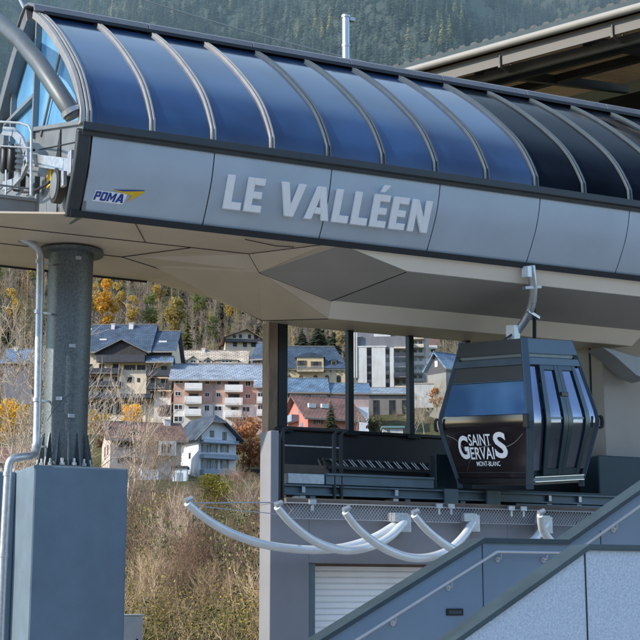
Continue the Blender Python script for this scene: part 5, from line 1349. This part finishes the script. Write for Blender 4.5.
def branch(segs, p, d, L, r, depth, rng, spread=.6, ups=.15, nmin=3, tips=None, nseg=3):
    q = np.array(p, float); dd = np.array(d, float)
    for k in range(nseg):
        dd = dd + rng.normal(0, .13, 3) + np.array([0, 0, ups * .3]); dd /= np.linalg.norm(dd)
        q2 = q + dd * L / nseg; r2 = max(r * (1 - .22), .011)
        segs.append((*q, r, *q2, r2)); 
        if depth > 0 and k >= (1 if depth > 1 else 0):
            for _ in range(rng.integers(1, nmin)):
                nd = dd + rng.normal(0, spread, 3); nd[2] += ups; nd /= np.linalg.norm(nd)
                branch(segs, q2, nd, L * rng.uniform(.45, .7), max(r2 * .6, .015), depth - 1, rng, spread, ups, nmin, tips)
        q, r = q2, r2
    if tips is not None: tips.append(q)
    return q
def bare_tree_mesh(seed, H, r, depth=4, spread=.55, ups=.25, trunk=.4, multi=1):
    rng = np.random.default_rng(seed); segs = []
    for _ in range(multi):
        d0 = np.array([rng.normal(0, .25 if multi > 1 else .06), rng.normal(0, .25 if multi > 1 else .06), 1.0]); d0 /= np.linalg.norm(d0)
        branch(segs, (0, 0, -.5), d0, H * .62, r, depth, rng, spread, ups, 4, None, 5)
    return strip_tubes(segs)
def leaf_cloud(rng, centers, rad, n, size, flat=.8):
    c = centers[rng.integers(0, len(centers), n)]; off = rng.normal(0, 1, (n, 3)); off /= np.linalg.norm(off, axis=1, keepdims=True); off *= (rng.uniform(0, 1, (n, 1)) ** .4) * rad; off[:, 2] *= flat
    p = c + off; a = rng.normal(0, 1, (n, 3)); a /= np.linalg.norm(a, axis=1, keepdims=True); b_ = np.cross(a, rng.normal(0, 1, (n, 3))); b_ /= np.linalg.norm(b_, axis=1, keepdims=True)
    s = size * rng.uniform(.6, 1.4, (n, 1)); V = np.stack([p - a * s, p + b_ * s * .6, p + a * s, p - b_ * s * .6], 1).reshape(-1, 3)
    return V, np.arange(n * 4).reshape(-1, 4)
def leafy_tree(name, label, pos, H, R_, col, seed, cat='tree', group=None, nleaf=2600, lsize=.28, trunkcol=(.10, .08, .065), colvar=.35, crown0=.25):
    rng = np.random.default_rng(seed); root = thing(name, label, cat, pos, rng.uniform(0, 6), group)
    segs = []; tips = []
    branch(segs, (0, 0, -.6), np.array([0, 0, 1.]), H * .8, H * .022, 3, rng, .55, .3, 3, tips, 5)
    V, Fq = strip_tubes(segs); mesh_np('trunk', V, Fq, M_bark, np.array(trunkcol), root)
    k = 16; cz = rng.uniform(crown0, .95, k) * H; rr = R_ * np.sin(np.clip((cz / H - crown0 * .6) / (1.05 - crown0 * .6), .05, 1) * PI) ** .7
    a = rng.uniform(0, 2 * PI, k); cs = np.stack([np.cos(a) * rr * .75 * rng.uniform(.3, 1, k), np.sin(a) * rr * .75 * rng.uniform(.3, 1, k), cz], 1)
    V, Fq = leaf_cloud(rng, cs, R_ * .45, nleaf, lsize)
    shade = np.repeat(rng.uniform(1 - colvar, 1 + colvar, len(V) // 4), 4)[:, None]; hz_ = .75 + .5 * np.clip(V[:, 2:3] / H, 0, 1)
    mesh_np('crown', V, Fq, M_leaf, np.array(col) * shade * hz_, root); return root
def conifer_np(rng, H, R_, tiers, nb, droop=.35, thin=.5):
    """needle boughs as flat drooping blades in tiers"""
    V = []; 
    for t in range(tiers):
        f = t / tiers; z = H * (.10 + .88 * f); rr = R_ * (1 - f) ** .85 * rng.uniform(.8, 1.15) + .05 * R_; n = max(4, int(nb * (1 - .5 * f)))
        for k in range(n):
            a = 2 * PI * (k + rng.uniform(-.4, .4)) / n + t * 1.3; L_ = rr * rng.uniform(.65, 1.1); w = L_ * thin * rng.uniform(.7, 1.2)
            c, s_ = math.cos(a), math.sin(a); zt = z + rng.uniform(-.3, .3) * H / tiers; dz_ = -droop * L_
            V += [(0, 0, zt + .12 * L_), (c * L_ * .55 - s_ * w * .5, s_ * L_ * .55 + c * w * .5, zt + dz_ * .5), (c * L_, s_ * L_, zt + dz_), (c * L_ * .55 + s_ * w * .5, s_ * L_ * .55 - c * w * .5, zt + dz_ * .5)]
    V += [(-.02 * H * .4, 0, H * .9), (.02 * H * .4, 0, H * .9), (0, 0, H * 1.02), (0, .02 * H * .4, H * .9)]
    V = np.array(V); return V, np.arange(len(V)).reshape(-1, 4)
def conifer(name, label, pos, H, R_, col, seed, tiers=16, nb=13, group=None, var=.35):
    rng = np.random.default_rng(seed); root = thing(name, label, 'conifer', pos, 0, group)
    V, Fq = conifer_np(rng, H, R_, tiers, nb); sh = np.repeat(rng.uniform(1 - var, 1 + var, len(V) // 4), 4)[:, None]
    mesh_np('crown', V, Fq, M_leaf, np.array(col) * sh, root)
    MB().tube([(0, 0, -2), (0, 0, H * .5), (0, 0, H * .95)], [H * .02, H * .013, .02], 6).build('trunk', M_brk, root); return root
M_brk = mat('trunk_bark', (.09, .07, .055), .9, 0, 3, .3)
def at_px(px, py, D):
    p = onD(px, py, D); return p
def hpx(y0, y1, D): return (y0 - y1) * D / 1425
# single trees that stand out
T = [('autumn_larch', 'tall golden larch glowing between column and slate roof', 105, 340, 276, 405, (.62, .36, .05), 1, 3.6),
     ('pale_larch', 'pale green-yellow larch right of the slate roof', 176, 352, 294, 385, (.36, .29, .10), 2, 3.4)]
for nm, lb, px, yb, yt, D_, c, sd_, R_ in T: leafy_tree(nm, lb, at_px(px, yb, D_), hpx(yb, yt, D_), R_, c, sd_, 'larch', None, 2600, .34)
conifer('green_spruce', 'slender mid-green spruce beside the pale larch', at_px(187, 352, 380), hpx(352, 302, 380), 2.6, (.13, .15, .045), 3)
conifer('young_spruce', 'small bright green spruce on the slope left of the cream chalet', at_px(203, 346, 390), hpx(346, 322, 390), 2.0, (.10, .16, .04), 31)
conifer('garden_spruce', 'dark spruce standing in front of the red house', at_px(331, 437, 236), hpx(437, 399, 236), 2.2, (.085, .095, .035), 4, 18, 14)
leafy_tree('orange_tree', 'orange-brown autumn tree beside the white chalet, next to the grey wall', at_px(250, 480, 242), hpx(480, 420, 242), 3.4, (.42, .21, .10), 5, nleaf=2400, lsize=.26)
leafy_tree('small_orange_tree', 'smaller rust-coloured tree behind the white chalet roof', at_px(238, 462, 262), hpx(462, 418, 262), 2.6, (.40, .20, .12), 51, nleaf=1500, lsize=.26)
leafy_tree('yellow_bush', 'bright yellow round bush in front of the apartment block', at_px(131, 429, 240), hpx(427, 405, 240), 2.6, (.85, .52, .03), 6, 'bush', nleaf=2600, lsize=.22, crown0=.1)
leafy_tree('dull_yellow_bush', 'duller yellow bush left of the bright yellow one, beside the column', at_px(97, 432, 238), hpx(432, 411, 238), 2.2, (.55, .38, .08), 61, 'bush', nleaf=1500, lsize=.22, crown0=.1)
leafy_tree('golden_shrub', 'golden shrub in the brush at the far left edge', at_px(10, 442, 215), hpx(446, 405, 215), 3.6, (.70, .44, .05), 62, 'bush', nleaf=2200, lsize=.24, crown0=.1)
leafy_tree('olive_bush', 'broad yellow-olive bush on the bank below the hedge', at_px(213, 508, 150), hpx(512, 484, 150), 2.5, (.34, .28, .06), 63, 'bush', nleaf=2600, lsize=.13, crown0=.1)
leafy_tree('amber_bush', 'small amber bush on the bank left of the gondola cabin', at_px(437, 408, 262), hpx(412, 392, 262), 1.4, (.55, .26, .07), 64, 'bush', nleaf=900, lsize=.2, crown0=.1)
leafy_tree('grey_green_bush', 'grey-green bush at the foot of the stone hall', at_px(375, 432, 255), hpx(434, 420, 255), 1.7, (.18, .17, .08), 65, 'bush', nleaf=900, lsize=.2, crown0=.1)
for k, (x, yb, yt, D_, R_, lb) in enumerate(((318, 352, 318, 350, 4.0, 'broad dark spruce behind the mansion roof'), (302, 350, 326, 352, 3.0, 'shorter dark spruce left of the broad one behind the mansion'), (334, 352, 327, 360, 3.0, 'dark spruce right of the broad one behind the mansion'), (258, 345, 322, 420, 3.0, 'dark spruce above the narrow house by the timber post'))):
    conifer('dark_spruce', lb, at_px(x, yb, D_), hpx(yb, yt, D_), R_, (.06, .085, .05), 70 + k, 17, 14, 'dark spruces behind the mansion')
leafy_tree('pale_tree', 'pale straw-coloured tree right of the mansion roof', at_px(343, 352, 345), hpx(352, 326, 345), 2.4, (.45, .36, .20), 66, nleaf=1100, lsize=.28)
# autumn trees in the wood above the village: three kinds, each copied
def copies(src, lb, grp, spots):
    src['label'] = lb; src['group'] = grp
    for k, (px, yb, D_, sc) in enumerate(spots):
        r_ = src if k == 0 else src.copy()
        if k: COL.objects.link(r_)
        r_.location = at_px(px, yb, D_); r_.scale = (sc, sc, sc); r_.rotation_euler = (0, 0, k * 1.7)
        if k:
            for ch in children(src): q_ = ch.copy(); COL.objects.link(q_); q_.parent = r_
t1_ = leafy_tree('golden_tree', 'x', (0, 0, 0), 11, 3.2, (.50, .36, .10), 81, nleaf=1300, lsize=.3)
copies(t1_, 'golden-brown autumn tree among the bare wood above the village', 'golden trees in the wood', ((93, 318, 440, 1), (118, 312, 470, .9), (132, 326, 415, .8), (160, 305, 500, 1), (230, 322, 450, .8), (12, 325, 430, 1), (28, 300, 520, 1)))
t2_ = leafy_tree('olive_tree', 'x', (0, 0, 0), 12, 3.4, (.20, .22, .07), 82, nleaf=1300, lsize=.3)
copies(t2_, 'olive-green leafy tree among the bare wood above the village', 'green trees in the wood', ((150, 330, 410, .9), (198, 318, 460, 1), (212, 345, 392, .7), (112, 296, 540, 1), (145, 290, 560, 1), (220, 306, 520, 1), (245, 318, 470, .9), (4, 300, 520, 1)))
# trimmed hedge
F = Fac(222, 228, 493, -2); u0, u1 = E(199, 488)[0], E(258, 488)[0]; z1_ = E(228, 483)[1]
rng = np.random.default_rng(9); n = 9000
P_ = np.stack([rng.uniform(u0, u1, n), rng.uniform(-.1, 1.4, n), rng.uniform(-.8, z1_, n)], 1); face = rng.integers(0, 3, n); P_[face == 0, 1] = rng.normal(0, .05, (face == 0).sum()); P_[face == 1, 2] = z1_ + rng.normal(0, .05, (face == 1).sum())
a = rng.normal(0, 1, (n, 3)); a /= np.linalg.norm(a, axis=1, keepdims=True); b_ = np.cross(a, rng.normal(0, 1, (n, 3))); b_ /= np.linalg.norm(b_, axis=1, keepdims=True); s = .12
V = np.stack([P_ - a * s, P_ + b_ * s * .6, P_ + a * s, P_ - b_ * s * .6], 1).reshape(-1, 3)
hg = mesh_np('hedge', V, np.arange(4 * n).reshape(-1, 4), M_leaf, np.array((.05, .075, .03)) * np.repeat(rng.uniform(.6, 1.3, n), 4)[:, None]); hg.location = F.P; hg.rotation_euler = (0, 0, F.rz)
tag(hg, 'long clipped dark green hedge at the foot of the white chalet', 'hedge')

# bare trees one can tell apart: three shapes, copied
protos = []
for k, (H, r, multi) in enumerate(((9, .17, 1), (8, .13, 2), (7, .11, 3))):
    V, Fq = bare_tree_mesh(100 + k, H, r, (4, 3, 3)[k], .55, .28, multi=multi); protos.append((V, Fq, H))
def bare_tree(label, px, yb, yt, D_, kind, tint, rz, group='bare trees in front of the village'):
    V, Fq, H0 = protos[kind]; H = hpx(yb, yt, D_); Hm = V[:, 2].max()
    root = thing('bare_tree', label, 'tree', at_px(px, yb, D_), rz, group)
    o = bpy.data.objects.get('branches_%d' % kind)
    key = ('bare', kind, tint)
    if key not in CACHE: CACHE[key] = mesh_np('branches', V, Fq, M_bark, np.array(tint), root); q = CACHE[key]
    else: q = CACHE[key].copy(); COL.objects.link(q); q.parent = root
    s = H / Hm; q.scale = (s, s, s); return root
CACHE = {}
LT, DK, RD = (.56, .45, .34), (.17, .13, .10), (.48, .36, .26)
for args in (('tall pale bare tree at the far left edge behind the pier', 6, 560, 286, 78, 0, LT, 0.3), ('pale bare tree just left of the drain pipe', 27, 545, 318, 95, 1, LT, 2.1), ('thin bare tree behind the round column', 62, 520, 345, 120, 0, LT, 4.0),
             ('pale bare tree spreading in front of the apartment block', 128, 500, 362, 150, 1, LT, 1.2), ('reddish bare tree in front of the old village house', 152, 505, 415, 150, 2, RD, 3.3), 
             ('small bare tree in front of the garden shed', 172, 500, 425, 150, 1, RD, .8), ('low bare tree right of the pier edge', 138, 540, 440, 90, 2, RD, 2.6), ('bare tree beside the hedge end, close to the grey wall', 252, 545, 470, 92, 1, LT, 4.4),
             ('dark bare tree leaning low over the brush slope', 178, 600, 500, 52, 2, DK, 3.9), ('bare tree on the bank through the third pane', 424, 432, 384, 250, 0, LT, 2.2), ('bare tree behind the cabin left edge', 440, 430, 386, 255, 1, LT, .4), ('grey bare tree at the corner of the stone hall', 414, 434, 396, 246, 2, LT, 5.5), ('bare tree in front of the terrace house', 357, 432, 408, 240, 1, LT, 2.9),
             ('bare tree between the pink house and the white chalet', 232, 445, 405, 262, 1, RD, 3.0), ('bare tree below the apartment block annex', 165, 440, 398, 262, 0, LT, 1.5), ('pale bare tree in front of the white cottage', 16, 540, 400, 100, 2, LT, 3.7)): bare_tree(*args)

# ---- hillside brush: a mass nobody could count
rng = np.random.default_rng(21)
def shrub_np(rng, n, H, W):
    """thin curved stems and twigs as 2-segment blades"""
    a = rng.uniform(0, 2 * PI, n); b0 = np.stack([rng.normal(0, W * .25, n), rng.normal(0, W * .25, n), np.zeros(n) - .2], 1)
    L_ = H * rng.uniform(.35, 1.05, n); lean = rng.uniform(.05, .75, n)
    d = np.stack([np.cos(a) * lean, np.sin(a) * lean, np.ones(n)], 1); d /= np.linalg.norm(d, axis=1, keepdims=True)
    p1 = b0 + d * (L_ * .55)[:, None]; d2 = d + rng.normal(0, .35, (n, 3)); d2 /= np.linalg.norm(d2, axis=1, keepdims=True); p2 = p1 + d2 * (L_ * .5)[:, None]
    segs = [np.concatenate([b0, np.full((n, 1), .022), p1, np.full((n, 1), .015)], 1), np.concatenate([p1, np.full((n, 1), .015), p2, np.full((n, 1), .005)], 1)]
    m_ = n * 2; pick = rng.integers(0, n, m_); t = rng.uniform(.1, .9, (m_, 1)); q = p1[pick] * (1 - t) + p2[pick] * t; d3 = d2[pick] + rng.normal(0, .7, (m_, 3)); d3 /= np.linalg.norm(d3, axis=1, keepdims=True)
    segs.append(np.concatenate([q, np.full((m_, 1), .009), q + d3 * (H * rng.uniform(.1, .3, (m_, 1))), np.full((m_, 1), .003)], 1))
    return strip_tubes(np.concatenate(segs, 0))
shr = [shrub_np(rng, 26, 2.2, 1.6) for _ in range(7)]
lv = [leaf_cloud(rng, np.array([[0, 0, .7], [.6, .2, .5], [-.5, -.3, .5], [.1, -.4, 1.0]]), .7, 330, .030) for _ in range(4)]
def scatter_brush(name, count, d0, d1, l0, l1, m, mode, hmul, label=None, expo=1.0):
    Vs, Fs, Ts = [], [], []; off = 0
    base = shr if mode == 'twig' else lv
    for _ in range(count):
        d_ = d0 + (d1 - d0) * rng.uniform(0, 1) ** expo; l_ = rng.uniform(l0, l1) * d_
        if d_ < 200 and math.sin(l_ * .62 + 1.1 + .05 * d_) * math.sin(d_ * .23 + .4 * l_) < -.42 and rng.uniform() < .85: continue
        z = float(terr(d_, l_)); p = dl(d_, l_, z)
        V, Fq = base[rng.integers(0, len(base))]; s_ = hmul * rng.uniform(.55, 1.25) * (1 + .35 * math.sin(l_ * .4 + d_ * .17)); a = rng.uniform(0, 2 * PI); c, n_ = math.cos(a), math.sin(a)
        thick = 1.0
        W = np.stack([V[:, 0] * c - V[:, 1] * n_, V[:, 0] * n_ + V[:, 1] * c, V[:, 2]], 1) * s_ + np.array(p)
        if mode == 'twig':
            pal = ((.42, .29, .22), (.50, .37, .28), (.17, .115, .09), (.34, .22, .16), (.24, .17, .12), (.60, .48, .37)) if d_ > 47 + 9 * math.sin(l_ * .5) else ((.60, .49, .34), (.68, .57, .40), (.48, .37, .24), (.58, .45, .30), (.15, .11, .085), (.62, .56, .34))
        else:
            pal = ((.46, .38, .13), (.26, .27, .08), (.50, .40, .12), (.09, .12, .045), (.07, .095, .04), (.36, .34, .13))
        kk = int((math.sin(l_ * .21 + 1.7) + math.sin(d_ * .16 + l_ * .1) + 2 + rng.uniform(0, 2)) / 6 * len(pal)); t = np.array(pal[min(kk, len(pal) - 1)]) * rng.uniform(.7, 1.25)
        Vs.append(W); Fs.append(Fq + off); Ts.append(np.broadcast_to(t, (len(W), 3))); off += len(W)
    o = mesh_np(name, np.concatenate(Vs), np.concatenate(Fs), m, np.concatenate(Ts)); tag(o, kind='stuff'); return o
scatter_brush('brush_thicket', 820, 30, 120, -.30, .02, M_twig, 'twig', .9, expo=.9)
scatter_brush('brush_thicket', 900, 110, 196, -.30, .16, M_twig, 'twig', .95)
scatter_brush('brush_thicket', 350, 200, 300, -.30, .18, M_twig, 'twig', .8)
scatter_brush('brush_leaves', 1500, 31, 130, -.30, .02, M_leaf, 'leaf', 1.35)
scatter_brush('brush_leaves', 700, 120, 300, -.30, .18, M_leaf, 'leaf', 1.1)

shr = [(V * (2.3 / V[:, 2].max()), Fq) for V, Fq, H0 in protos[1:]]
scatter_brush('brush_branches', 300, 34, 135, -.30, .02, M_twig, 'twig', 1.25)
# ---- bare deciduous wood behind the village and spruce forest on the mountain
rng = np.random.default_rng(33)
def far_bare(rng, H):
    lx, ly = rng.normal(0, .5, 2); segs = [(0, 0, -1, .13, lx * .4, ly * .4, H * .5, .09), (lx * .4, ly * .4, H * .5, .09, lx, ly, H, .03)]
    for _ in range(30):
        z = rng.uniform(.3, .9) * H; a = rng.uniform(0, 2 * PI); L_ = H * rng.uniform(.12, .28) * (1.2 - z / H); e = (math.cos(a) * L_ * .6, math.sin(a) * L_ * .6, z + L_ * .9)
        segs.append((lx * z / H, ly * z / H, z, .05, *e, .02))
        for _ in range(2): segs.append((*[q * .6 for q in e[:2]], z + L_ * .54, .03, e[0] + rng.normal(0, L_ * .4), e[1] + rng.normal(0, L_ * .4), e[2] + rng.uniform(-.1, .5) * L_, .02))
    return strip_tubes(np.array(segs))
fb = [far_bare(rng, 13.) for _ in range(6)]
fc = [conifer_np(rng, 18., 3.4, 9, 8, .5, .75) for _ in range(6)]
def scatter(name, protos_, count, d0, d1, l0, l1, m, colf, smin, smax, keep=None, expo=1.):
    Vs, Fs, Ts = [], [], []; off = 0
    for _ in range(count):
        d_ = d0 + (d1 - d0) * rng.uniform(0, 1) ** expo; l_ = rng.uniform(l0, l1) * d_
        if keep is not None and not keep(d_, l_): continue
        p = dl(d_, l_, float(terr(d_, l_)) - .3); V, Fq = protos_[rng.integers(0, len(protos_))]; s_ = rng.uniform(smin, smax); a = rng.uniform(0, 2 * PI); c, n_ = math.cos(a), math.sin(a)
        W = np.stack([(V[:, 0] * c - V[:, 1] * n_), (V[:, 0] * n_ + V[:, 1] * c), V[:, 2] * rng.uniform(.9, 1.15)], 1) * s_ + np.array(p)
        t = np.array(colf(d_, l_)); Vs.append(W); Fs.append(Fq + off)
        sh = np.repeat(rng.uniform(.85, 1.15, len(W) // 2 + 1), 2)[:len(W), None]; Ts.append(t * sh); off += len(W)
    o = mesh_np(name, np.concatenate(Vs), np.concatenate(Fs), m, np.concatenate(Ts)); tag(o, kind='stuff'); return o
def c_bare(d_, l_):
    k = rng.uniform(); base = ((.36, .29, .22), (.42, .36, .28), (.28, .23, .19), (.50, .36, .17), (.30, .27, .16), (.33, .25, .20))[rng.integers(0, 6)]
    k = rng.uniform(.65, 1.25); return [c * k * rng.uniform(.95, 1.05) for c in base]
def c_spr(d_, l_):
    f = min(1, max(0, (d_ - 450) / 500)); b0 = np.array((.07, .085, .06)); b1_ = np.array((.12, .17, .15))  # aerial haze put into the tint: paler and bluer with distance
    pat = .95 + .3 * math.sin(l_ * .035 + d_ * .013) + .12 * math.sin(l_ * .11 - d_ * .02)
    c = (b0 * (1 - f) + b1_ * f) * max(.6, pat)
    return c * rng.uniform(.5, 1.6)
scatter('bare_wood', fb, 2300, 352, 640, -.27, .06, M_bark, c_bare, .7, 1.15, keep=lambda d_, l_: not (d_ < 410 and l_ / d_ > -.075))
scatter('bare_wood', fb, 700, 395, 560, -.05, .24, M_bark, c_bare, .6, 1.0)
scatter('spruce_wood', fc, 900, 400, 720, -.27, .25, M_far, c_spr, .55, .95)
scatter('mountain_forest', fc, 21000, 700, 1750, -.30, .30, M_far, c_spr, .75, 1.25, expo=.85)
# trees standing out of the mountain forest, sunlight put into their pale tint
pts = [(438, 33, 1150), (447, 28, 1150), (455, 22, 1160), (462, 30, 1150), (470, 40, 1140), (450, 45, 1130), (442, 47, 1120), (432, 42, 1130), (62, 16, 1150), (90, 14, 1150), (112, 18, 1140), (125, 12, 1160), (140, 20, 1150), (172, 24, 1140), (298, 38, 1120), (315, 34, 1130), (322, 40, 1120), (330, 30, 1140), (408, 52, 1100), (415, 60, 1090), (395, 14, 1180), (404, 8, 1190), (230, 12, 1170), (262, 30, 1130)]
V, Fq = conifer_np(rng, 20., 3.6, 12, 9, .5, .7); V0 = V
pm = None
for k, (px, py, D_) in enumerate(pts):
    root = thing('pale_conifer', 'pale sunlit conifer standing out of the dark mountain forest', 'conifer', dl(D_, (px - 320) / 1440 * D_ * 1.03, 0), rng.uniform(0, 6), 'pale conifers in the mountain forest')
    d_ = D_; l_ = (px - 320) / 1440 * D_ / .98; 
    # stand on the slope where the ray to this pixel meets it
    r, f = ray(px, py); lo, hi = 450., 2200.
    for _ in range(40):
        md = (lo + hi) / 2; q = r * (md / f)
        if q.z + CAMZ > float(terr(md, q.x * CY - q.y * SY)): lo = md
        else: hi = md
    q = r * (lo / f); root.location = (q.x, q.y, float(terr(lo, q.x * CY - q.y * SY)) - .5)
    if pm is None:
        pm = mesh_np('crown', V0, Fq, M_far, np.array((.48, .50, .26)) * np.repeat(rng.uniform(.7, 1.3, len(V0) // 4), 4)[:, None], root); cr_ = pm
    else:
        cr_ = pm.copy(); COL.objects.link(cr_); cr_.parent = root
    s_ = rng.uniform(.9, 1.35); cr_.scale = (s_, s_, s_)

# blue valley haze hanging before the mountain
m, nt, bs = new_mat('valley_haze'); N, L = nt.nodes, nt.links; N.remove(bs)
vs_ = N.new('ShaderNodeVolumeScatter'); vs_.inputs['Color'].default_value = (.40, .74, 1, 1); vs_.inputs['Density'].default_value = .00052; vs_.inputs['Anisotropy'].default_value = .2
L.new(vs_.outputs[0], N['Material Output'].inputs['Volume'])
mb = MB(); q = [(560, -900), (560, 900), (2400, 1500), (2400, -1500)]
mb.prism([dl(d_, l_, 20) for d_, l_ in q], (0, 0, 1500)); tag(mb.build('haze', m), kind='structure')

# ================================================================== LIGHT, WORLD, CAMERA
TO_SUN = Vector((-.97, .04)).normalized(); EL = math.radians(29)
sd = Vector((TO_SUN.x * math.cos(EL), TO_SUN.y * math.cos(EL), math.sin(EL)))
sun = bpy.data.lights.new('sun', 'SUN'); sun.energy = 5.0; sun.angle = math.radians(.53); sun.color = (1, .90, .76)
so = bpy.data.objects.new('sun', sun); COL.objects.link(so); so.rotation_euler = (-sd).to_track_quat('-Z', 'Y').to_euler(); so.location = (-30, 30, 60)
w = bpy.data.worlds.new('World'); scene.world = w; w.use_nodes = True
nt = w.node_tree; bg = nt.nodes['Background']
sky = nt.nodes.new('ShaderNodeTexSky'); sky.sky_type = 'NISHITA'; sky.sun_disc = False
sky.sun_elevation = EL; sky.sun_rotation = math.atan2(TO_SUN.x, TO_SUN.y); sky.altitude = 600; sky.air_density = 1.0; sky.dust_density = .4; sky.ozone_density = 1.2
nt.links.new(sky.outputs[0], bg.inputs['Color']); bg.inputs['Strength'].default_value = .35
cam = bpy.data.cameras.new('camera'); cam.sensor_width = 36; cam.lens = F_PX / 640 * 36; cam.clip_start = .1; cam.clip_end = 8000
co = bpy.data.objects.new('camera', cam); COL.objects.link(co); co.location = (0, 0, CAMZ); co.rotation_euler = (PI / 2 + PITCH, 0, -YAW)
scene.camera = co
scene.view_settings.view_transform = 'Standard'; scene.view_settings.look = 'None'; scene.view_settings.exposure = 0; scene.view_settings.gamma = 1
scene.cycles.max_bounces = 6; scene.cycles.transparent_max_bounces = 8
